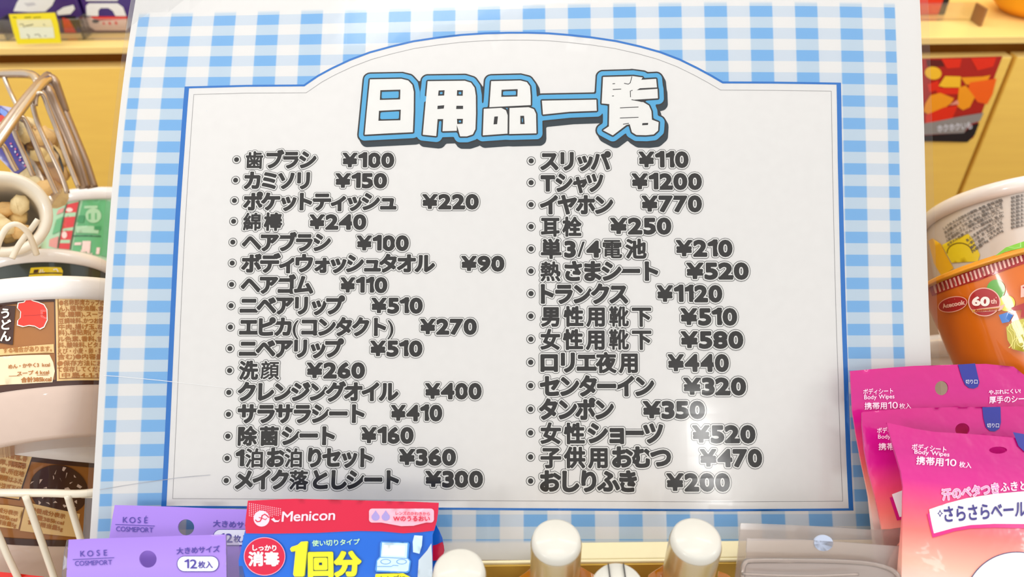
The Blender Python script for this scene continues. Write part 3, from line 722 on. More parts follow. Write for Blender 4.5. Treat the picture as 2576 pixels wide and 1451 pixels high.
# front pack
t, S = pouch('wipe_pack', 'pink body wipe pack, front of three, with navy writing on a white banner', 'wipe pack', G, (2232, 1063), (2640, 1110), (2262, 1400), .346, .330,
    [(2231, 1063), (2270, 1071), (2300, 1078), (2350, 1086), (2420, 1090), (2500, 1096), (2576, 1103), (2690, 1115), (2720, 1580), (2262, 1580), (2268, 1451), (2269, 1400), (2271, 1300), (2272, 1225), (2266, 1185), (2256, 1150), (2242, 1105)], ramp_mat('pink_wipe_film_front', PK),
    holes=[ellipse(2511, 1132, 23, 9, 14)], start=.03, amp=.013, seed=11, crease=.0015)
text(S, 'ボディシート', (2336, 1127), 17, pw, 'print_lettering', t, angle=-5, width=87, bold=.01)
text(S, 'Body Wipes', (2343, 1141), 15, pw, 'print_lettering', t, angle=-5, width=88, bold=.005)
text(S, '携帯用', (2338, 1160), 22, pw, 'print_lettering', t, angle=-4, width=68, bold=.015)
text(S, '10', (2390, 1163), 25, pw, 'print_lettering', t, angle=-3, width=29); text(S, '枚入', (2427, 1169), 16, pw, 'print_lettering', t, angle=-5, width=31, bold=.01)
ring = [(.035, whp)]
text(S, '汗のベタつき', (2440, 1236), 30, mat('rose_lettering', (250, 140, 190), .4, coat=.4), 'print_lettering', t, angle=7, width=145, bold=.03, rings=ring)
text(S, 'ふきとる', (2560, 1222), 26, pw, 'print_lettering', t, angle=4, width=90, bold=.02)
multi_decal(S, [([[(2331, 1292), (2345, 1352), (2400, 1336), (2440, 1329), (2500, 1327), (2640, 1330), (2640, 1250), (2500, 1245), (2400, 1270)]], mag),
    ([[(2336, 1281), (2380, 1266), (2430, 1253), (2500, 1242), (2640, 1230), (2640, 1318), (2500, 1317), (2440, 1320), (2395, 1328), (2348, 1341)]], whp),
    ([ellipse(2556, 1521, 134, 134, 80)], mat('navy_ring_print', (34, 30, 92), .4, coat=.4)), ([ellipse(2556, 1521, 131.5, 131.5, 80)], whp),
    ([[(2363, 1281), (2366, 1288), (2371, 1291), (2366, 1294), (2363, 1301), (2360, 1294), (2356, 1291), (2360, 1288)], [(2363, 1286), (2361.5, 1289.5), (2359, 1291), (2361.5, 1292.5), (2363, 1296), (2364.5, 1292.5), (2367, 1291), (2364.5, 1289.5)]], nv),
    ([[(2546, 1087), (2560, 1122), (2577, 1138), (2600, 1136), (2620, 1100)]], notchm)], 'front_print', t, h=.0004, grid=.0028)
text(S, 'さらさらベール', (2476, 1286), 44, nv, 'brand_banner_lettering', t, h=.0009, angle=4, width=206, bold=.028)

# lilac packs
LIL = [(-.12, (168, 142, 216)), (-.035, (166, 140, 218)), (-.022, (152, 124, 212)), (-.012, (162, 130, 218)), (0.005, (152, 116, 214))]
lil = ramp_mat('lilac_film', LIL, rough=.3, bump=.12, bscale=30); lil2 = ramp_mat('lilac_film_back', [(-.12, (160, 134, 214)), (0.005, (156, 120, 216))], rough=.3, bump=.12, bscale=30)
lnv = mat('violet_navy_lettering', (66, 52, 150), .4, coat=.4); clearf = clear('clear_pack_film', (240, 236, 242), .08, .05, gloss=.8); pill = mat('pill_white', (226, 226, 244), .4, coat=.4)
G2 = 'lilac sheet packs below the sign'
def cosme(t, S, kx, ky, acc, ang, cx0, cy0, lx0, ly0, lx1, ly1, jp, jx, jy, jw, jang, pillr, tx, ty, tw):
    text(S, 'K', (kx[0], ky[0]), 21, lnv, 'print_lettering', t, angle=ang, bold=.004); text(S, 'O', (kx[1], ky[1]), 21, lnv, 'print_lettering', t, angle=ang, bold=.004)
    text(S, 'S', (kx[2], ky[2]), 21, lnv, 'print_lettering', t, angle=ang, bold=.004); text(S, 'É' if acc else 'E', (kx[3], ky[3] - (2.5 if acc else 0)), 21, lnv, 'print_lettering', t, angle=ang, bold=.004)
    text(S, 'COSMEPORT', (cx0, cy0), 17, lnv, 'print_lettering', t, angle=ang, width=93, bold=.004)
    decal(S, [stroke([(lx0, ly0), (lx1, ly1)], 1.5)], lnv, .0004, 'rule_line', t)
    multi_decal(S, [([rrect(*pillr, 19)], lnv), ([rrect(pillr[0] + 1.6, pillr[1] + 1.6, pillr[2] - 1.6, pillr[3] - 1.6, 17.5)], pill)], 'count_pill', t)
    text(S, jp, (jx, jy), 18, lnv, 'print_lettering', t, angle=jang, width=jw, bold=.018)
    text(S, '12', (tx, ty), 32, lnv, 'print_lettering', t, h=.0006, width=32, bold=.01); text(S, '枚入', (tx + 37, ty + 2), 19, lnv, 'print_lettering', t, h=.0006, width=37, bold=.02)
t, S = pouch('sheet_pack', 'lilac sheet pack behind, its hole showing the blue checks', 'sheet pack', G2, (288, 1271), (660, 1283), (268, 1400), .362, .352,
    [(288.6, 1270), (330, 1271), (430, 1274), (540, 1279), (622, 1281), (670, 1283), (670, 1560), (262, 1560), (268, 1400), (276, 1345), (283, 1300)], lil2, holes=[ellipse(468, 1326, 20.5, 20)], start=.05, amp=.006, seed=21, crease=.0006)
cosme(t, S, (316, 334, 351, 368), (1307.5, 1308, 1308, 1309), True, -2, 339.5, 1331.5, 291, 1319, 390, 1323, '大きめサイズ', 595, 1319, 117, -3, (536, 1331, 655, 1372), 570, 1353, 32)
t, S = pouch('sheet_pack', 'lilac sheet pack in front with a clear film margin and large 12', 'sheet pack', G2, (172, 1358), (570, 1345), (166, 1480), .342, .334,
    [(172, 1357), (220, 1355), (300, 1352.5), (380, 1350), (460, 1347), (568, 1344), (569, 1400), (572, 1560), (163, 1560), (167, 1451), (169, 1400)], lil, holes=[ellipse(372, 1406, 22, 21.5)], start=.04, amp=.010, seed=23, crease=.0009)
cosme(t, S, (209, 228, 248, 266), (1392.5, 1392, 1390.5, 1390), False, 2, 236, 1415.5, 184, 1407.5, 288, 1402.5, '大きめサイズ', 499, 1383, 109, 3, (445.7, 1398, 551.4, 1438), 481, 1418, 32)
for L in ([(150, 1560), (156, 1440), (161, 1390), (168, 1358), (173, 1357), (170, 1400), (166, 1560)], [(568, 1345), (598, 1352), (606, 1400), (618, 1470), (622, 1560), (571, 1560), (569, 1400)]):
    sheet(S, [S.inv(L)], clearf, 'clear_margin', t, .006, .0004)

# lens-care pack and its neighbour behind
redm = mat('lens_pack_red', (202, 0, 56), .3, coat=.45, coat_rough=.06, bump=.25, bscale=60); blum = mat('lens_pack_blue', (0, 96, 204), .3, coat=.45, coat_rough=.06, bump=.3, bscale=55)
yel = mat('lens_yellow', (246, 232, 20), .35, coat=.5); pkw = mat('lens_pinkwhite', (255, 206, 222), .35, coat=.5); lab = mat('lens_pink_label', (250, 176, 196), .35, coat=.5); gsh = mat('olive_shade_print', (116, 128, 40), .4)
G3 = 'blue and red lens care packs'
t, S = pouch('lens_care_pack', 'blue and red lens pack peeking out behind the front one', 'lens pack', G3, (1040, 1290), (1160, 1290), (1040, 1500), .356, .350,
    [(1060, 1300), (1090, 1308), (1105, 1335), (1113, 1353), (1118, 1385), (1110, 1410), (1112, 1560), (1030, 1560), (1030, 1300)], blum, start=.01, amp=.004, seed=31)
multi_decal(S, [([[(1080, 1374), (1099, 1369), (1113.5, 1362), (1117, 1372), (1118, 1385), (1111, 1408), (1080, 1410)]], redm)], 'red_print_band', t, h=.0005)
t, S = pouch('lens_care_pack', 'blue lens care pack with red header and large yellow 1', 'lens pack', G3, (624, 1260), (1103, 1265), (612, 1451), .344, .335,
    [(624.8, 1259.4), (680, 1257), (743, 1254.8), (820, 1257), (879, 1258), (960, 1259), (1040, 1262), (1103.5, 1265), (1102, 1290), (1099, 1309.7), (1092, 1334), (1088, 1345), (1088, 1400), (1090, 1451), (1092, 1560), (598, 1560), (602, 1440), (600, 1410), (606, 1385), (612, 1350), (618, 1330), (619, 1300)], blum, start=.022, amp=.012, seed=33, crease=.0013)
shc = mat('print_paleblue', (196, 226, 246), .4, coat=.4); she = mat('print_edgeblue', (70, 140, 215), .4, coat=.4); grp = mat('lens_case_grey', (190, 204, 216), .4, coat=.4)
dots = []
for i in range(16):
    for j in range(10):
        x = 628 + i * 5.2; y = 1266 + j * 4.4 + i * .9
        if j < 9 - i * .35 and y < 1300 and x < 700 + (y - 1266) * 1.3: dots.append(ellipse(x, y, 1.3, 1.0, 6))
multi_decal(S, [([[(624, 1259), (680, 1256.5), (743, 1254.3), (879, 1257.5), (1040, 1261.5), (1104, 1264.5), (1102, 1290), (1099, 1310), (1092, 1334), (1060, 1338), (1015, 1341), (960, 1336), (900, 1335), (852, 1337), (800, 1340), (743, 1341), (680, 1342), (619, 1341), (617, 1320), (619, 1300)]], redm), (dots, pkw)], 'header_band', t, h=.0003, grid=.0028)
multi_decal(S, [([ellipse(658.8, 1304, 20, 20)], pkw), ([stroke([(643, 1307), (648, 1312), (655, 1311), (659, 1304), (660, 1297), (667, 1293), (674, 1298), (677, 1302)], 3.2)], redm), ([stroke([(652, 1301), (662, 1304), (669, 1307), (672, 1303)], 2)], redm),
    ([[(683, 1306), (690, 1302), (694, 1308), (701, 1309), (706, 1305), (702, 1312), (692, 1313)]], pkw),
    ([rrect(929, 1279, 1092, 1314, 8)], lab), ([[(938, 1310), (1080, 1312), (1040, 1322), (1010, 1323)]], lab),
    ([np.concatenate([ellipse(945.5, 1300, 10.5, 9.5, 20, 0, -50, 230), [(945.5, 1283)]])], mat('drop_violet', (160, 146, 205), .4)), ([np.concatenate([ellipse(971, 1300, 10.5, 9.5, 20, 0, -50, 230), [(971, 1283)]])], mat('drop_violet', (160, 146, 205), .4)),
    ([ellipse(667, 1399, 52, 48, 48)], lab), ([ellipse(667, 1399, 50.5, 46.5, 48)], redm),
    ([[(960, 1361), (1028, 1363), (1031, 1368), (1028, 1403), (1035, 1411), (1031, 1436), (1025, 1441), (948, 1438), (944, 1432), (948, 1408), (956, 1399), (957, 1366)]], she),
    ([[(962, 1364), (1026, 1366), (1024, 1402), (1031, 1411), (1028, 1434), (1022, 1437), (949, 1434), (950, 1410), (959, 1400)]], shc), ([[(966, 1370), (1020, 1372), (1018, 1398), (963, 1396)]], mat('case_window', (232, 240, 240), .4)), ([stroke([(957, 1401), (1028, 1404)], 1.6)], she),
    ([ellipse(971, 1412, 13, 6.5), ellipse(971, 1412, 11.5, 5.3)], she), ([ellipse(1011, 1412, 13, 6.5), ellipse(1011, 1412, 11.5, 5.3)], she), ([stroke([(950, 1424), (985, 1424), (990, 1421), (1003, 1422)], 1.2)], she),
    ([[(946, 1443), (1015, 1441), (1034, 1451), (1034, 1490), (940, 1490)]], yel), ([[(1043, 1346), (1064, 1347), (1062, 1372), (1056, 1392), (1040, 1388), (1039, 1362)]], shc), ([[(1075, 1384), (1086, 1366), (1088, 1400), (1089, 1470), (1050, 1470), (1054, 1408)]], grp)], 'front_print', t, h=.0005, grid=.0028)
text(S, 'Menicon', (777, 1297), 36, pkw, 'brand_lettering', t, h=.0006, angle=2, width=134, bold=.012, slant=.12)
text(S, 'レンズのかわきから', (1039, 1291), 10, redm, 'print_lettering', t, h=.0012, angle=-1, width=86, bold=.015); text(S, 'Wのうるおい', (1036, 1304), 15, redm, 'print_lettering', t, h=.0012, width=92, bold=.03)
text(S, 'しっかり', (667, 1377.5), 16, whp, 'print_lettering', t, h=.0010, angle=-1, width=60, bold=.03); text(S, '消毒', (665.5, 1405), 37, whp, 'print_lettering', t, h=.0010, width=78, bold=.04)
text(S, '使い切りタイプ', (846, 1364), 16, mat('lens_pale_green', (196, 240, 170), .4, coat=.4), 'print_lettering', t, h=.0008, angle=2, width=120, bold=.012)
one_px = [(771, 1361), (776, 1361), (775, 1366), (767, 1446), (763, 1449), (742, 1449), (739, 1444), (745, 1385), (734, 1387), (731, 1380), (735, 1375), (750, 1370), (759, 1362)]
multi_decal(S, [([[(x + 2.5, y + 1.5) for x, y in one_px]], gsh), ([one_px], yel)], 'large_numeral', t, h=.0009)
text(S, '回分', (843, 1418), 64, yel, 'large_lettering', t, h=.0009, angle=1, width=134, bold=.055, rings=[(.02, gsh)])
text(S, 'レンズに', (990, 1454), 18, gsh, 'print_lettering', t, h=.0014, width=62, bold=.02)

# ================================================================== CUPS AND BOWLS
def cone_surf(Fm, prof, guess_y=-.03):
    """round cup: prof = [(y, r)] from top down; u = arc length at the front, v = height"""
    ys = np.array([p[0] for p in prof])[::-1]; rs = np.array([p[1] for p in prof])[::-1]; R0 = rs.max()
    def M(u, v, h):
        r = np.interp(v, ys, rs) + h; a = u / R0
        return np.stack([r * np.sin(a), v + 0 * a, r * np.cos(a)], 1)
    S = Surf(Fm, M, (0., guess_y)); S.R0 = R0; return S
def bowl(label, px, py, d, R, H, tilt, roll, body_m, lid_m, base_m, name='noodle_cup', cat='noodle cup', group=None, taper=.80, lid_h=.0105, base_r=.8):
    """lidded paper cup; frame origin = centre of the lid's top rim"""
    yaw = math.degrees(math.atan((CX - px) / FPX))
    Fm = frame_at(px, py, d, tilt, roll, yaw); Fm.translation = Fm.translation - Fm.to_3x3() @ Vector((0, 0, R))      # (px, py, d) is the front of the rim
    t = thing(name, Fm, label, cat, group)
    rb = R * .955; re = R * taper
    mesh('lid', *lathe([(0, -.0035), (R * .80, -.0035), (R * .93, -.0012), (R * .97, 0), (R * 1.0, -.0012), (R * 1.012, -.004), (R * 1.012, -lid_h * .6), (R * .995, -lid_h), (R * .96, -lid_h - .0005)], 96), lid_m, t, smooth=True)
    yb = -H
    prof = [(-lid_h + .001, rb), (yb, re)]
    mesh('cup_body', *lathe([(rb, -lid_h + .001)] + [(rb + (re - rb) * k / 8, -lid_h + .001 + (yb + lid_h) * k / 8) for k in range(1, 9)], 96), body_m, t, smooth=True)
    bh = .012
    mesh('cup_base', *lathe([(re, yb), (re * .99, yb - .004), (re * base_r, yb - bh - .010), (re * base_r * .96, yb - bh - .012), (re * base_r * .9, yb - bh - .010), (0, yb - bh - .008)], 96), base_m, t, smooth=True)
    return t, cone_surf(Fm, [(0.02, rb), (-lid_h + .001, rb), (yb, re), (yb - .03, re)]), (rb, re, yb, lid_h)
def band_mesh(name, r_of, y0, y1, m, t, h=.0003):
    mesh(name, *lathe([(r_of(y0) + h, y0), (r_of(y1) + h, y1)], 96), m, t, smooth=True)
def rf(dims):
    rb, re, yb, lh = dims
    return lambda y: rb + (re - rb) * (y + lh) / (yb + lh)
lidw = mat('lid_white', (236, 230, 226), .25, coat=.6, bump=.05); lidcream = mat('lid_cream', (228, 218, 200), .3, coat=.5)
brown = mat('udon_brown', (160, 100, 40), .3, coat=.8, coat_rough=.06); tan = mat('udon_tan', (228, 190, 128), .35, coat=.6); dkb = mat('udon_dark', (66, 34, 22), .35, coat=.5); txb = mat('udon_text_brown', (168, 104, 40), .35, coat=.5)
basew = mat('udon_base', (214, 190, 175), .3, coat=.7); cream = mat('udon_cream', (238, 218, 180), .35, coat=.6)
# big udon bowl
t, S, dm = bowl('big brown udon bowl with white lid left of the sign', 140, 689, .395, .0745, .0585, 22, 1.0, brown, lidw, basew, name='noodle_bowl', cat='noodle bowl', group='brown udon bowls', taper=.90, lid_h=.0125, base_r=.82)
r_ = rf(dm)
band_mesh('dark_rim_line', r_, -.0125, -.0142, dkb, t); band_mesh('dark_foot_line', r_, dm[2] + .0032, dm[2], dkb, t)
GR = .004
multi_decal(S, [([[(136, 742), (300, 746), (292, 962), (140, 962), (138, 850)]], dkb), ([[(139, 745), (300, 748), (292, 959), (143, 959)]], tan), ([[(145, 751), (300, 753), (292, 954), (148, 954)]], brown), ([[(147, 753), (300, 755), (292, 952), (150, 952)]], tan)], 'ingredient_panel', t, h=.0004, dh=.0001, grid=GR)
rows = ['●名称即席カップめ', 'ん)、植物油脂、食', '塩、糖類)、スープ', '豆調味料、かつお節', '牛肉、揚げ玉、ね', '料)、増粘剤(アラ', 'ル色素、香料、甘', '料、酸味料、ビタミ', 'えび・小麦・卵・乳', '含む)●内容量', '●保存方法にお', 'て保存してくださ', '中島4-1-1']
for i, rr in enumerate(rows):
    text(S, rr, (206 - i * .4, 762 + i * 15.2), 14.5, txb, 'ingredient_lettering', t, h=.0010, width=112 if i < 12 else 90, bold=.02)
lw = mat('udon_lettering_white', (240, 232, 220), .35, coat=.5)
multi_decal(S, [([[(-15, 768), (40, 770), (36, 820), (33, 868), (-20, 860)]], dkb), ([[(-60, 886), (30, 876), (135, 866), (136, 888), (40, 892), (-60, 900)]], tan), ([[(-60, 904), (60, 894), (125, 893), (134, 912), (138, 934), (132, 962), (60, 966), (-60, 974)]], cream)], 'side_panels', t, h=.0004, grid=GR)
text(S, 'うどん', (16, 818), 28, lw, 'udon_lettering', t, h=.0009, vertical=True, bold=.04)
redb = mat('brush_red', (226, 44, 22), .35, coat=.7)
br = [(48, 764), (62, 762), (66, 757), (76, 755), (84, 759), (96, 762), (110, 768), (117, 780), (118, 805), (110, 822), (100, 827), (88, 820), (74, 818), (60, 821), (46, 817), (47, 806), (53, 800), (54, 785), (46, 776)]
cx_, cy_ = 84, 790
multi_decal(S, [([[(cx_ + (x - cx_) * 1.07, cy_ + (y - cy_) * 1.08) for x, y in br]], lw), ([br], redb), ([stroke([(60, 795), (85, 794), (112, 792)], 1.5)], mat('brush_shade', (180, 26, 18), .35, coat=.6))], 'red_brush_mark', t, h=.0006, grid=GR)
text(S, 'する場合があります。', (70, 879), 15, txb, 'print_lettering', t, h=.0009, angle=2, width=122, bold=.02)
text(S, 'めん・かやく3  kcal', (74, 920), 12, txb, 'print_lettering', t, h=.0009, angle=3, width=104, bold=.03); text(S, 'スープ 4 kcal', (84, 938), 12, txb, 'print_lettering', t, h=.0009, angle=3, width=80, bold=.03)
text(S, '合計385kcal', (92, 955), 14, txb, 'print_lettering', t, h=.0009, angle=2, width=76, bold=.04)
multi_decal(S, [([stroke([(24, 947), (122, 944)], 1.3)], txb)], 'rule_line', t, h=.0009)
# second udon bowl, lying tilted lower down
t, S, dm = bowl('second brown udon bowl lying tilted behind the white wire basket rail', 120, 1093, .415, .079, .060, 14, -17, brown, lidw, basew, name='noodle_bowl', cat='noodle bowl', group='brown udon bowls', taper=.90, lid_h=.0125, base_r=.82)
r_ = rf(dm)
band_mesh('dark_rim_line', r_, -.0125, -.0155, dkb, t); band_mesh('dark_foot_line', r_, dm[2] + .0035, dm[2], dkb, t)
multi_decal(S, [([[(-80, 1112), (-20, 1122), (85, 1141), (58, 1224), (50, 1258), (-90, 1236)]], dkb), ([[(-80, 1115), (-20, 1125), (82, 1143), (55, 1222), (48, 1255), (-90, 1233)]], tan),
    ([[(-80, 1262), (20, 1270), (60, 1276), (46, 1330), (-90, 1312)]], tan), ([[(66, 1262), (200, 1292), (190, 1350), (50, 1334)]], tan), ([[(33, 1160), (66, 1165), (64, 1178), (28, 1172)]], txb)], 'text_panels', t, h=.0004, grid=GR)
for i, rr in enumerate(['調味料、食塩、香', '豆、卵、乳成分', '製造者、所在地', '賞味期限はふた', '熱湯を注ぎ五分']):
    text(S, rr, (26 - i * 4, 1146 + i * 19), 15, txb, 'ingredient_lettering', t, h=.0009, angle=-12, width=88, bold=.03)
for i, rr in enumerate(['栄養成分表示', '熱量385kcal', '食塩相当量5g']):
    text(S, rr, (8 - i * 2, 1284 + i * 15), 13, txb, 'ingredient_lettering', t, h=.0009, angle=-12, width=76, bold=.03)
    text(S, rr, (120 - i * 3, 1290 + i * 16), 13, txb, 'ingredient_lettering', t, h=.0009, angle=-12, width=90, bold=.03)
em = [([ellipse(148, 1232, 74, 62, 48, 15)], dkb)]
rg = np.random.default_rng(4)
for k in range(26):
    a = k * 2.399; rr_ = 12 + 52 * math.sqrt((k + .5) / 26); x, y = 148 + rr_ * math.cos(a) * 1.05, 1232 + rr_ * math.sin(a) * .88
    q = rg.uniform(4.5, 8.5); n = rg.integers(3, 6); th = np.sort(rg.uniform(0, 2 * np.pi, n)) + a
    em.append(([np.stack([x + q * np.cos(th), y + q * np.sin(th) * .9], 1)], basew))
multi_decal(S, em, 'round_leaf_emblem', t, h=.0005, dh=.00001, grid=GR)
# middle cup: black print, small yellow label
blackb = mat('black_cup_print', (42, 52, 46), .25, coat=.9, coat_rough=.05); ycup = mat('cup_yellow', (226, 196, 30), .35, coat=.5)
t, S, dm = bowl('black printed cup with cream lid and yellow label, above the big udon bowl', 122, 623, .52, .0455, .05, 22, 0, blackb, lidw, lidw, group='cups stacked left of the sign', lid_h=.0095)
multi_decal(S, [([[(78, 674), (153, 673), (158, 682), (155, 700), (72, 700)]], ycup), ([[(86, 679), (98, 678), (96, 686), (84, 687)]], dkb), ([stroke([(103, 678), (100, 687)], 2), stroke([(108, 678), (105, 687), (112, 684)], 2), stroke([(134, 679), (142, 677), (146, 684)], 3)], lw), ([stroke([(74, 690), (156, 688)], 3)], dkb)], 'yellow_label', t, h=.0004, grid=GR)
# green and red cup
grn = mat('cup_green', (96, 176, 118), .35, coat=.7); grl = mat('cup_pale_green', (172, 212, 172), .35, coat=.6); rdc = mat('cup_red', (218, 44, 48), .35, coat=.7); dgl = mat('cup_dark_green', (40, 92, 62), .35, coat=.5); pnk = mat('cup_pink_white', (245, 214, 206), .35)
t, S, dm = bowl('green and red printed cup with white lid, topmost of the left stack', 286, 468, .625, .0600, .066, 14, 1, grl, lidw, lidw, group='cups stacked left of the sign', lid_h=.0100, taper=.9)
def z4(L): return [(x * .2067, 400 + y * .2067) for x, y in L]
it = [([z4([(1010, 505), (1290, 500), (1345, 520), (1320, 1200), (880, 1120)])], grn), ([z4([(820, 555), (970, 520), (860, 1105), (715, 1090)])], rdc),
      ([z4([(715, 620), (790, 590), (770, 650), (690, 680)])], mat('cup_rose', (222, 150, 140), .4)), ([z4([(690, 740), (770, 700), (735, 880), (640, 920)])], grn), ([z4([(610, 980), (720, 940), (700, 1090), (600, 1060)])], mat('cup_rose', (222, 150, 140), .4)),
      ([z4([(795, 660), (930, 650), (922, 700), (785, 710)])], grl), ([z4([(775, 850), (900, 830), (893, 870), (765, 880)])], grl), ([z4([(745, 985), (862, 985), (855, 1025), (735, 1025)])], grl),
      ([z4(ellipse(850, 620, 40, 26))], pnk), ([z4(ellipse(790, 925, 32, 42))], pnk), ([z4([(810, 540), (822, 545), (720, 1090), (706, 1090)])], dgl), ([z4([(966, 510), (976, 512), (862, 1105), (850, 1105)])], dgl),
      ([z4([(885, 930), (1230, 935), (1230, 950), (885, 946)])], dgl), ([z4([(1030, 575), (1190, 570), (1190, 600), (1030, 605)])], grl), ([z4(ellipse(1140, 690, 95, 90))], grl), ([z4([(1080, 670), (1110, 660), (1110, 740), (1080, 740)])], grn), ([z4([(1160, 660), (1180, 660), (1180, 740), (1160, 740)])], grn),
      ([z4([(920, 820), (1210, 820), (1200, 910), (940, 900)])], grl), ([z4([(915, 1020), (1000, 1015), (990, 1050), (910, 1050)])], pnk), ([z4([(1010, 1000), (1110, 1000), (1100, 1140), (1000, 1120)])], pnk), ([z4([(1180, 1080), (1220, 1080), (1210, 1160), (1170, 1160)])], pnk),
      ([z4([(960, 690), (1040, 690), (1020, 780), (940, 770)])], mat('cup_mid_green', (66, 150, 96), .35, coat=.6)), ([z4([(1150, 820), (1230, 820), (1220, 870), (1150, 865)])], mat('cup_mid_green', (66, 150, 96), .35, coat=.6))]
multi_decal(S, it, 'wrap_print', t, h=.0004, dh=.00002, grid=GR)
text(S, 'めん', (218, 636), 16, pnk, 'print_lettering', t, h=.0012, bold=.04)

# right: tall cup with grey small print and yellow sticker
clr = mat('cup_greywhite', (216, 208, 200), .25, coat=.9, coat_rough=.04); gtx = mat('grey_small_print', (104, 98, 94), .4, coat=.5)
t, S, dm = bowl('tall white lidded cup with grey small print and yellow sticker, right of the sign', 2556, 443, .480, .0640, .052, 20, 11, clr, lidw, clr, group='cups stacked right of the sign', taper=.93, lid_h=.0100)
def z8(L): return [(2330 + x * .3446, 420 + y * .3446) for x, y in L]
ys_ = mat('sticker_yellow', (238, 214, 30), .4, coat=.5); yo = mat('sticker_outline', (128, 104, 20), .4)
multi_decal(S, [([z8([(20, 540), (50, 520), (110, 560), (150, 640), (205, 740), (120, 800), (60, 700)])], mat('side_yellow', (246, 190, 20), .4, coat=.5)), ([z8([(118, 570), (310, 488), (345, 530), (395, 640), (380, 690), (190, 700)])], ys_),
    ([z8(np.concatenate([ellipse(248, 625, 94, 74, 30, 0, 175, 350), ellipse(248, 625, 86, 65, 30, 0, 175, 350)[::-1]]))], yo)], 'yellow_sticker', t, h=.0004, grid=.004)
for i in range(9):
    base = np.array([[60, 470], [560, 225]], float) + np.array([[i * 8, i * 31], [i * 3, i * 27.5]])
    if i > 4: base[0] += [130 + 6 * i, -55 - 2 * i]
    q = z8(base.tolist()); c = ((q[0][0] + q[1][0]) / 2, (q[0][1] + q[1][1]) / 2 - 1.5)
    text(S, ['しょうゆ、たん白加水分解物、食塩、香味油脂', '油、砂糖、肉エキス、ゼラチン、香辛料、ねぎ', 'かまぼこ、しょうゆ、卵、香料、糊料、加工で', 'ん粉、調味料(アミノ酸等)、炭酸カルシウム、', 'カラメル色素、かんすい、酸味料、乳化', '剤、くん液、香辛料抽出物、ビタミン', '一部に小麦・卵・乳成分・大豆', '鶏肉・豚肉・ごまを含む', '内容量78g めん65g'][i], c, 8.2, gtx, 'small_print', t, h=.0006, angle=math.degrees(math.atan2(q[0][1] - q[1][1], q[1][0] - q[0][0])), width=abs(q[1][0] - q[0][0]) * .98, bold=.03)
    text(S, '香料、糊料、卵、大豆', z8([(680, 215 + i * 27)])[0], 8.2, gtx, 'small_print', t, h=.0006, angle=14, width=44, bold=.03)
# orange party cup below it
org = mat('cup_orange', (216, 106, 14), .28, coat=.8, coat_rough=.06); rd2 = mat('cup_deep_red', (172, 30, 32), .35, coat=.7); stripe = mat('cup_stripe_pink', (236, 180, 164), .35, coat=.6); obr = mat('cup_shadow_brown', (186, 96, 34), .35, coat=.6)
t, S, dm = bowl('orange cup with red striped band and round 60th badge, right of the sign', 2512, 638, .386, .0462, .062, 19, 22, org, mat('lid_orange', (232, 150, 40), .3, coat=.5), lidw, group='cups stacked right of the sign', taper=.88, lid_h=.0016, base_r=.7)
L8 = np.array([(30, 850), (360, 735), (740, 590)], float); n8 = np.array([.36, 1.0])
def along(x, o):       # point on the striped band (enlarged-crop units): x along, o below the upper line
    y = np.interp(x, L8[:, 0], L8[:, 1]); return (x + o * .30, y + o)
its = [([z8([along(20, 6), along(360, 6), along(760, 6), along(760, 92), along(360, 92), along(20, 92)])], rd2)]
for k in range(24):
    x = 48 + k * 29.5; its.append(([z8([along(x, 16), along(x + 14, 16), along(x + 14, 78), along(x, 78)])], stripe))
its += [([z8([(430, 715), (580, 590), (760, 530), (760, 585), (585, 620), (430, 690)])], mat('cup_leaf_green', (120, 182, 40), .35, coat=.6)),
    ([z8(ellipse(513, 895, 66, 72))], mat('balloon_green', (88, 160, 40), .3, coat=.6)), ([z8(ellipse(590, 995, 60, 58))], mat('balloon_yellow', (214, 206, 40), .3, coat=.6)), ([z8([(535, 1080), (600, 1060), (640, 1080), (610, 1130), (560, 1140)])], mat('balloon_blue', (60, 120, 200), .3, coat=.6)),
    ([z8(ellipse(432, 985, 116, 104, 40, 10))], stripe), ([z8(ellipse(432, 985, 108, 97, 40, 10))], rd2),
    ([z8([(335, 1030), (350, 1060), (540, 1050), (560, 1040), (580, 1000), (545, 1015), (350, 1040)])], stripe), ([z8([(342, 1042), (355, 1060), (530, 1045), (545, 1025)])], mat('ribbon_gold', (206, 150, 70), .35)),
    ([z8(ellipse(208, 1000, 106, 56, 36, -12))], mat('emblem_rim', (236, 170, 150), .4)), ([z8(ellipse(208, 1000, 100, 50, 36, -12))], rd2),
    ([z8([(590, 1170), (650, 1120), (760, 1100), (760, 1360), (640, 1330), (600, 1260)])], mat('noodle_print', (196, 184, 66), .4, coat=.5)), ([z8([(620, 1030), (700, 1000), (740, 985), (760, 1090), (690, 1100), (700, 1040), (640, 1050)])], rd2),
    ([z8([(690, 870), (740, 850), (760, 860), (760, 940), (690, 955)])], stripe), ([z8([(700, 880), (740, 862), (760, 870), (760, 930), (712, 940), (720, 895)])], rd2)]
multi_decal(S, its, 'wrap_print', t, h=.0004, dh=.00003, grid=.004)
text(S, '60', z8([(408, 980)])[0], 30, mat('badge_white', (248, 232, 222), .4, coat=.4), 'badge_lettering', t, h=.0016, angle=-2, width=44, bold=.05); text(S, 'th', z8([(500, 980)])[0], 16, stripe, 'badge_lettering', t, h=.0016, width=15, bold=.04)
text(S, 'Anniversary', z8([(450, 1045)])[0], 9, rd2, 'badge_lettering', t, h=.0017, angle=4, width=60, bold=.03)
text(S, 'Acecook', z8([(210, 1000)])[0], 15, stripe, 'emblem_lettering', t, h=.0016, angle=10, width=56, bold=.05)
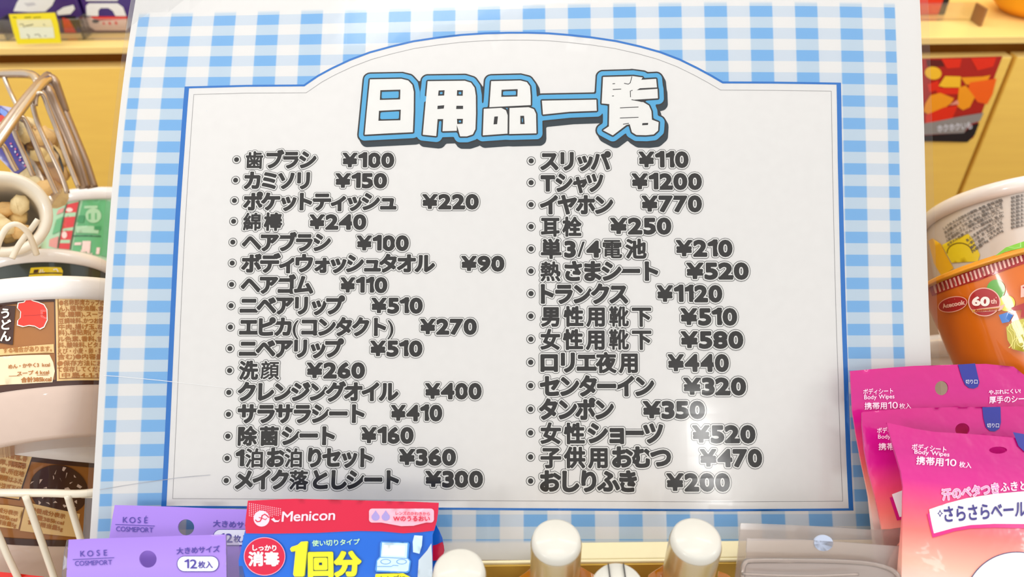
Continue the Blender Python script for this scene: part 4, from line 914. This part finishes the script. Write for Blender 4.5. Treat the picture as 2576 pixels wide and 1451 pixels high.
# noodle strands printed beside
its = []
for k in range(9):
    a = rg.uniform(0, 6.28, 3); P = [(620 + 16 * k + 18 * math.sin(q * 2.2 + a[0]), 1140 + q * 60 + 12 * math.cos(q * 3 + a[1])) for q in np.linspace(0, 3, 12)]
    its.append(([z8(stroke(P, 6).tolist())], mat('noodle_line', (232, 222, 120), .4, coat=.4)))
multi_decal(S, its, 'noodle_strands_print', t, h=.0017, dh=.00001)
tw = bowl('plain white cup tucked under the orange cup behind the pink packs', 2400, 850, .47, .033, .045, 5, 10, lidw, lidw, lidw, group='cups stacked right of the sign')

# ================================================================== BASKETS AND SNACKS, UPPER LEFT
def wire(name, pts, r, m, t, Fi, k=5, seg=8):
    P = smooth_path([Fi @ C(*p) for p in pts], k); mesh(name, *tube(P, r, seg), m, t, smooth=True)
chrome = mat('basket_chrome', (204, 188, 172), .22, metal=.85); chromed = mat('basket_chrome_worn', (176, 156, 140), .35, metal=.8)
def zb(L): return [(x * .2205, 160 + y * .2205, d) for x, y, d in L]
Fb = Matrix.Translation(C(60, 300, .52)); Fbi = Fb.inverted()
t = thing('wire_basket', Fb, 'chrome wire basket with sloping corner, top left beside the sign', 'basket')
wire('top_rail', zb([(-200, 118, .60), (0, 118, .58), (200, 115, .57), (330, 122, .565), (400, 150, .56), (435, 215, .555)]), .0032, chrome, t, Fbi)
wire('corner_rail', zb([(550, 140, .548), (400, 290, .52), (200, 535, .50), (0, 800, .485), (-120, 960, .475)]), .0034, chromed, t, Fbi)
wire('corner_rail', zb([(560, 175, .54), (470, 240, .525), (250, 520, .50), (20, 850, .482), (-100, 1010, .474)]), .0026, chrome, t, Fbi)
wire('end_frame', zb([(540, 175, .545), (600, 190, .545), (640, 290, .548), (720, 520, .555), (730, 560, .556), (850, 850, .562), (960, 1120, .567), (1060, 1420, .572)]), .0040, chromed, t, Fbi)
wire('end_frame', zb([(480, 290, .535), (540, 300, .535), (620, 480, .54), (760, 800, .546), (880, 1120, .55), (970, 1420, .556)]), .0042, chromed, t, Fbi)
for P in ([(370, 400, .52), (385, 520, .522), (440, 700, .526), (560, 970, .53), (700, 1270, .533), (770, 1480, .535)], [(400, 480, .515), (412, 370, .515), (455, 338, .516), (500, 370, .518), (560, 530, .522), (650, 760, .527), (780, 1120, .532), (900, 1420, .536)],
          [(150, 700, .50), (180, 820, .502), (260, 1000, .507), (340, 1190, .51), (380, 1280, .512)], [(178, 760, .498), (190, 640, .497), (240, 612, .498), (290, 650, .50), (390, 880, .505), (500, 1150, .51), (620, 1420, .515), (650, 1480, .516)],
          [(-60, 1000, .482), (-20, 930, .482), (30, 930, .483), (80, 1010, .486), (150, 1150, .49), (190, 1220, .492)], [(50, 160, .575), (90, 260, .572), (140, 370, .57), (195, 480, .567)]):
    wire('wire', zb(P), .0017, chrome, t, Fbi)
# bag of croutons
def lump(seed, r):
    g = np.random.default_rng(seed); V, F = [], []
    n, k = 8, 6
    for i in range(k + 1):
        for j in range(n):
            a = math.pi * i / k; b = 2 * math.pi * j / n; v = np.array([math.sin(a) * math.cos(b), math.sin(a) * math.sin(b), math.cos(a)])
            v = np.sign(v) * abs(v) ** .75; v *= r * np.array([1, .8, .75]) * (1 + .07 * g.normal()); V.append(v)
    for i in range(k):
        for j in range(n): F.append((i * n + j, i * n + (j + 1) % n, (i + 1) * n + (j + 1) % n, (i + 1) * n + j))
    return V, F
snk = [mat('crouton_pale', (244, 222, 172), .7, bump=.4, bscale=300), mat('crouton_gold', (244, 212, 146), .7, bump=.4, bscale=300), mat('crouton_brown', (236, 194, 130), .7, bump=.4, bscale=300)]
Fs = Matrix.Translation(C(95, 400, .545)); Fsi = Fs.inverted()
t = thing('snack_bag', Fs, 'clear bag of pale crouton snacks inside the chrome wire basket', 'snack bag')
lumps = [lump(i, .0095) for i in range(4)]; lm = []
for i, (v, f) in enumerate(lumps):
    o = mesh('crouton', v, f, snk[i % 3], t, smooth=True); o.location = Fsi @ C(80 + 12 * i, 350, .55); lm.append(o)
rg = np.random.default_rng(12)
for i in range(34):
    x = 60 + rg.uniform(0, 88); y = 320 + (x - 60) * .9 + rg.uniform(0, 130) - 20
    o = lm[i % 4].copy(); COL.objects.link(o); o.parent = t; o.location = Fsi @ C(x, min(y, 560), .545 + rg.uniform(-.006, .014)); o.rotation_euler = rg.uniform(0, 6, 3)
Lb = [(36, 300), (62, 292), (82, 312), (116, 340), (150, 390), (160, 420), (156, 480), (120, 540), (60, 520), (30, 420)]
Sb = Surf(Fs, flat(lambda u, v: .010 + .0012 * np.sin(u * 300 + v * 120)), (0, 0))
sheet(Sb, [Sb.inv(Lb)], clear('bag_film', (248, 240, 226), .10, .03, gloss=.9), 'bag_film', t, .006, .0003)
mesh('brown_card_flap', *join(*[(lambda P: ([*[tuple(Fsi @ C(*p)) for p in P]], [tuple(range(len(P)))]))([(80, 312, d), (116, 325, d), (158, 368, d), (172, 408, d), (150, 412, d), (118, 350, d)]) for d in (.560, .562)]), mat('bag_brown', (150, 92, 30), .5), t)
# blue and red wrapper
Fw = frame_at(20, 340, .53, 20, -10); t = thing('snack_wrapper', Fw, 'blue and red snack wrapper with white flecks in the wire basket', 'snack packet')
Sw = Surf(Fw, flat(lambda u, v: .006 * np.cos(u * 40) + .002 * np.sin(v * 160 + u * 90)), (0, 0))
wb1, wb2, wb3 = mat('wrapper_navy', (50, 40, 130), .25, coat=.8, coat_rough=.08), mat('wrapper_red', (206, 60, 44), .3, coat=.7), mat('wrapper_grey', (196, 196, 214), .3, coat=.7)
sheet(Sw, [Sw.inv([(-60, 262), (5, 266), (36, 272), (46, 300), (44, 350), (66, 420), (40, 440), (10, 410), (-20, 380), (-60, 360)])], wb1, 'wrapper_film', t, .003)
multi_decal(Sw, [([[(-40, 298), (5, 290), (30, 300), (34, 312), (12, 330), (-40, 330)]], wb2), ([[(2, 272), (16, 280), (27, 294), (12, 294), (0, 284)]], mat('wrapper_sky', (110, 140, 210), .3, coat=.7)), ([[(-40, 312), (10, 308), (14, 316), (-40, 322)]], wb3)] +
    [([ellipse(28 + 4.4 * i + 3 * math.sin(i * 4), 362 + 7 * i, 3.2, 2.2, 8, 30 * i)], (wb3 if i % 2 else mat('wrapper_rose', (200, 90, 130), .3, coat=.7))) for i in range(9)], 'wrapper_print', t, h=.0004, grid=.003)
# cream cup lying open towards the camera
cc = C(6, 538, .455); ya = ((-cc).normalized() + Vector((-.10, .16, 0))).normalized(); xa = ya.cross(Vector((0, 0, 1))).normalized(); za = xa.cross(ya)
Fc = Matrix((xa, ya, za)).transposed().to_4x4(); Fc.translation = cc
t = thing('plastic_cup', Fc, 'cream plastic cup lying open with snack pieces inside, far left', 'cup')
R = .0262
mesh('cup_wall', *lathe([(R * .80, -.05), (R * .98, -.003), (R * 1.0, 0), (R * .9, .001), (R * .80, 0), (R * .70, -.012), (R * .64, -.048), (0, -.049), (0, -.052), (R * .8, -.05)], 72), lidcream, t, smooth=True)
o0 = [mesh('snack_piece', *lump(30 + i, .0062), snk[(i + 1) % 3], t, smooth=True) for i in range(3)]
for i, o in enumerate(o0): o.location = (R * .3 * math.cos(i * 2.1), -.030, R * .3 * math.sin(i * 2.1))
for i in range(9):
    o = o0[i % 3].copy(); COL.objects.link(o); o.parent = t; a = i * .8; rr_ = R * (.22 + .22 * (i % 2)); o.location = (rr_ * math.cos(a), -.022 + .004 * (i % 3), rr_ * math.sin(a)); o.rotation_euler = (i, i * 2, i * 3)
# white coated hooks of the front basket
whw = mat('white_coated_wire', (232, 222, 202), .35, coat=.5)
Fh = Matrix.Translation(C(50, 600, .44)); Fhi = Fh.inverted(); t = thing('wire_divider', Fh, 'white coated wire loops in front of the cream cup, far left', 'wire divider')
wire('wire_loop', [(-12, 640, .43), (0, 602, .43), (18, 572, .43), (42, 564, .432), (66, 580, .436), (80, 606, .44), (92, 640, .445)], .0017, whw, t, Fhi)
wire('wire_loop', [(96, 552, .44), (80, 574, .439), (62, 596, .437), (44, 622, .435), (30, 650, .433)], .0017, whw, t, Fhi)
# lower white wire basket
Fh = Matrix.Translation(C(100, 1240, .385)); Fhi = Fh.inverted(); t = thing('wire_basket', Fh, 'white coated wire basket holding the tilted bowl, lower left', 'basket')
wire('top_rail', [(-120, 1238, .385), (0, 1239, .385), (120, 1240, .384), (190, 1242, .384), (236, 1238, .386), (262, 1228, .390)], .0021, whw, t, Fhi)
wire('top_rail', [(206, 1246, .388), (240, 1246, .389), (300, 1244, .392)], .0014, whw, t, Fhi)
for P in ([(-58, 1246, .384), (-20, 1310, .388), (20, 1400, .394), (48, 1460, .398), (70, 1520, .40)], [(64, 1246, .382), (90, 1320, .388), (118, 1400, .394), (138, 1460, .398), (156, 1530, .40)], [(170, 1246, .382), (186, 1300, .387), (206, 1366, .392), (232, 1450, .398), (250, 1520, .40)]):
    wire('wire', P, .0017, whw, t, Fhi)
# clear sheet hanging at the left of the sign
Fh = frame_at(230, 1200, .40); Sc = Surf(Fh, flat(), (0, 0)); t = thing('clear_divider', Fh, 'clear plastic divider plate standing under the wire basket rail end', 'divider')
sheet(Sc, [Sc.inv([(214, 1252), (262, 1250), (250, 1400), (204, 1420)])], clear('grey_acrylic', (206, 204, 212), .06, .12, gloss=1.), 'plate', t, .01, .0018)
# red packet at the bottom left corner
t, S = pouch('red_packet', 'red packet edge at the bottom left corner below the wires', 'packet', None, (-60, 1432), (110, 1449), (-60, 1520), .40, .39, [(-60, 1432), (0, 1438), (50, 1443), (110, 1450), (120, 1520), (-60, 1520)], mat('packet_red', (225, 28, 14), .35, coat=.5), start=.005, amp=.002, seed=41)

# ================================================================== CREAM TRAY, BOTTLES, CLEAR TUB (standing in world space)
trm = mat('tray_cream', (222, 210, 168), .45, coat=.2); tri_ = mat('tray_inside_shade', (196, 158, 62), .6)
t = wthing('display_tray', 0, .21, .975, 'cream display tray below the sign holding bottles and packs', 'tray')
x0, x1 = -.18, .195
mesh('back_wall', *box(x0, x1, -.0042, -.0025, .002, .150, .0006), trm, t)
mesh('tray_bottom', *box(x0, x1, -.13, -.0042, 0, .004), trm, t)
mesh('shaded_inner_face', *box(x0 + .004, x1 - .004, -.0050, -.0042, .004, .1485), tri_, t)  # olive sheet: shade on the wall's inner face put into its colour
for x in (x0, x1 - .004): mesh('side_wall', *box(x, x + .004, -.13, -.0042, .004, .100), trm, t)
mesh('front_wall', *box(x0, x1, -.134, -.130, 0, .075), trm, t)
mesh('sign_ledge', *box(.012, x1, -.0025, .0066, .02, .150, .0006), trm, t)
capw = mat('cap_white', (206, 203, 194), .4, coat=.2); frost = clear('frosted_cap', (238, 214, 160), .25, .94, hazecol=(226, 198, 134), gloss=.3); amber = mat('amber_glass', (200, 118, 14), .08, trans=.55, coat=.6, ior=1.4)
def world_at(px, py, y):
    """where the sight line of a pixel meets the upright plane at depth y (world)"""
    d = CAM.to_3x3() @ C(px, py, 1.0); o = CAM.translation; return o + d * (y / d.y)
def bottle(px, py, y, r, label, group='white capped amber bottles'):
    c = world_at(px, py, y); zt = c.z; zb_ = .9795; H = zt - zb_
    t = thing('pump_bottle', CI @ Matrix.Translation((c.x, y, zb_)), label, 'bottle', group)
    rb = r * 1.62
    def L(prof): V, F = lathe(prof, 56); return [(x, z_, y_) for x, y_, z_ in V], [q[::-1] for q in F]
    mesh('bottle_body', *L([(0, .002), (rb * .9, .0), (rb, .004), (rb, H - .062), (rb * .97, H - .056), (rb * .80, H - .049), (r * .7, H - .044), (r * .6, H - .040), (0, H - .040)]), amber, t, smooth=True)
    mesh('inner_cap', *L([(r * .80, H - .024), (r * .95, H - .013), (r * .97, H - .004), (r * .93, H - .0012), (r * .8, H), (0, H + .0004)]), capw, t, smooth=True)
    mesh('overcap', *L([(r * .98, H - .070), (r * 1.0, H - .066), (r * 1.0, H - .005), (r * .985, H - .004)]), frost, t, smooth=True)
    mesh('nozzle', *L([(r * .62, H - .040), (r * .62, H - .024), (r * .3, H - .022), (0, H - .022)]), mat('nozzle_cream', (236, 222, 180), .4), t, smooth=True)
bottle(1400, 1353, .185, .0108, 'amber bottle with white domed cap, centre one of three')
bottle(1753, 1351, .184, .0109, 'amber bottle with white domed cap, next to the clear tub')
bottle(1154, 1432, .172, .0111, 'amber bottle with white domed cap beside the blue lens pack')
# small jar with ribbed white lid
c = world_at(1556, 1470, .165)
t = thing('small_jar', CI @ Matrix.Translation((c.x, .165, .979)), 'small white lid with thin black lines between the two right bottles', 'jar'); H = c.z - .979
V, F = lathe([(0, 0), (.012, 0), (.012, H - .02), (.009, H - .016), (0, H - .016)], 40); mesh('jar_body', [(x, z, y) for x, y, z in V], [q[::-1] for q in F], amber, t, smooth=True)
V, F = lathe([(.0105, H - .014), (.0108, H - .003), (.0098, H - .0006), (0, H)], 40); mesh('jar_lid', [(x, z, y) for x, y, z in V], [q[::-1] for q in F], capw, t, smooth=True)
for dx in (-.0031, .0031): mesh('lid_line', *box(dx - .0002, dx + .0002, -.0092, .0092, H - .0008, H + .0004), blk, t)
# amber cellophane tips around the bottles
cel = mat('amber_cellophane', (206, 124, 12), .12, trans=.35, coat=.8)
for k, (P, lb) in enumerate([([(1300, 1455), (1322, 1440), (1344, 1421), (1336, 1490), (1290, 1500)], 'amber film tip left of the centre bottle'), ([(1458, 1424), (1482, 1437), (1505, 1452), (1500, 1500), (1450, 1490)], 'amber film tip right of the centre bottle'),
                          ([(1632, 1446), (1660, 1428), (1682, 1409), (1678, 1490), (1620, 1500)], 'amber film tip left of the right bottle'), ([(1808, 1436), (1830, 1444), (1850, 1460), (1845, 1500), (1800, 1490)], 'amber film tip right of the right bottle')]):
    Fk = frame_at(P[1][0], P[1][1], .331, 15, 0); Sk = Surf(Fk, flat(lambda u, v: .0015 * np.sin(u * 500)), (0, 0))
    o = sheet(Sk, [Sk.inv(P)], cel, 'cellophane_tip', None, .004, .0004); o.matrix_world = CAM @ Fk; tag(o, lb, 'film wrap', 'amber film tips around the bottles')
# clear plastic tub
Ft = frame_at(2060, 1380, .346, 8, -.8); t = thing('clear_tub', Ft, 'clear hazy plastic tub at the bottom right before the pink packs', 'tub')
tubm = clear('tub_plastic', (250, 246, 244), .12, .36, hazecol=(226, 214, 208), gloss=.8); tub2 = clear('tub_rim', (236, 226, 220), .08, .30, hazecol=(238, 226, 218), gloss=.9)
St = Surf(Ft, flat(), (0, 0))
sheet(St, [St.inv([(1864, 1316), (1970, 1320), (2100, 1326), (2200, 1333), (2240, 1331), (2275, 1326), (2272, 1372), (2266, 1480), (2262, 1600), (1850, 1600), (1850, 1451), (1856, 1400)])], tubm, 'back_panel', t, .01, .0012)
St2 = Surf(Ft, lambda u, v, h: np.stack([u, v, .012 + 0 * u + h], 1), (0, 0))
sheet(St2, [St2.inv([(1880, 1354), (2020, 1357), (2140, 1365), (2250, 1373), (2266, 1373), (2262, 1600), (1872, 1600), (1874, 1440)])], tubm, 'inner_panel', t, .01, .0010)
Fti = Ft.inverted()
wire('rim', [(1868, 1520, .325), (1868, 1448, .325), (1874, 1416, .326), (1900, 1410, .327), (2010, 1410, .328), (2110, 1412, .328), (2190, 1418, .328), (2240, 1432, .327), (2262, 1456, .326), (2275, 1520, .325)], .0011, tub2, t, Fti)
wire('rim', [(1866, 1443, .322), (1960, 1447, .322), (2060, 1448, .322), (2160, 1444, .322)], .0006, tub2, t, Fti)
St3 = Surf(Ft, lambda u, v, h: np.stack([u, v, .0185 + 0 * u + h], 1), (0, 0))
sheet(St3, [St3.inv([(1870, 1418), (1900, 1412), (2010, 1411), (2110, 1413), (2190, 1419), (2240, 1434), (2262, 1458), (2262, 1600), (1868, 1600)])], tubm, 'front_panel', t, .01, .0010)
sheet(St2, [St2.inv(ellipse(2072, 1366, 24, 20, 28))], mat('hidden_blue_dot', (184, 194, 216), .6), 'blue_dot', t, .006, .0014)
# card inside the tub
Fk = frame_at(2000, 1450, .336, 25, 0); Sk = Surf(Fk, flat(), (0, 0)); t2 = thing('paper_slip', Fk, 'white paper slip with red and grey marks inside the clear tub', 'card')
sheet(Sk, [Sk.inv([(1880, 1430), (2030, 1436), (2028, 1520), (1878, 1520)])], mat('slip_white', (228, 218, 214), .5), 'slip', t2, .01, .0005)
multi_decal(Sk, [([ellipse(1922, 1450, 22, 11)], mat('slip_red', (196, 120, 112), .5)), ([rrect(1968, 1443, 2016, 1456, 4)], mat('slip_grey', (130, 128, 130), .5))], 'slip_marks', t2, h=.0003)
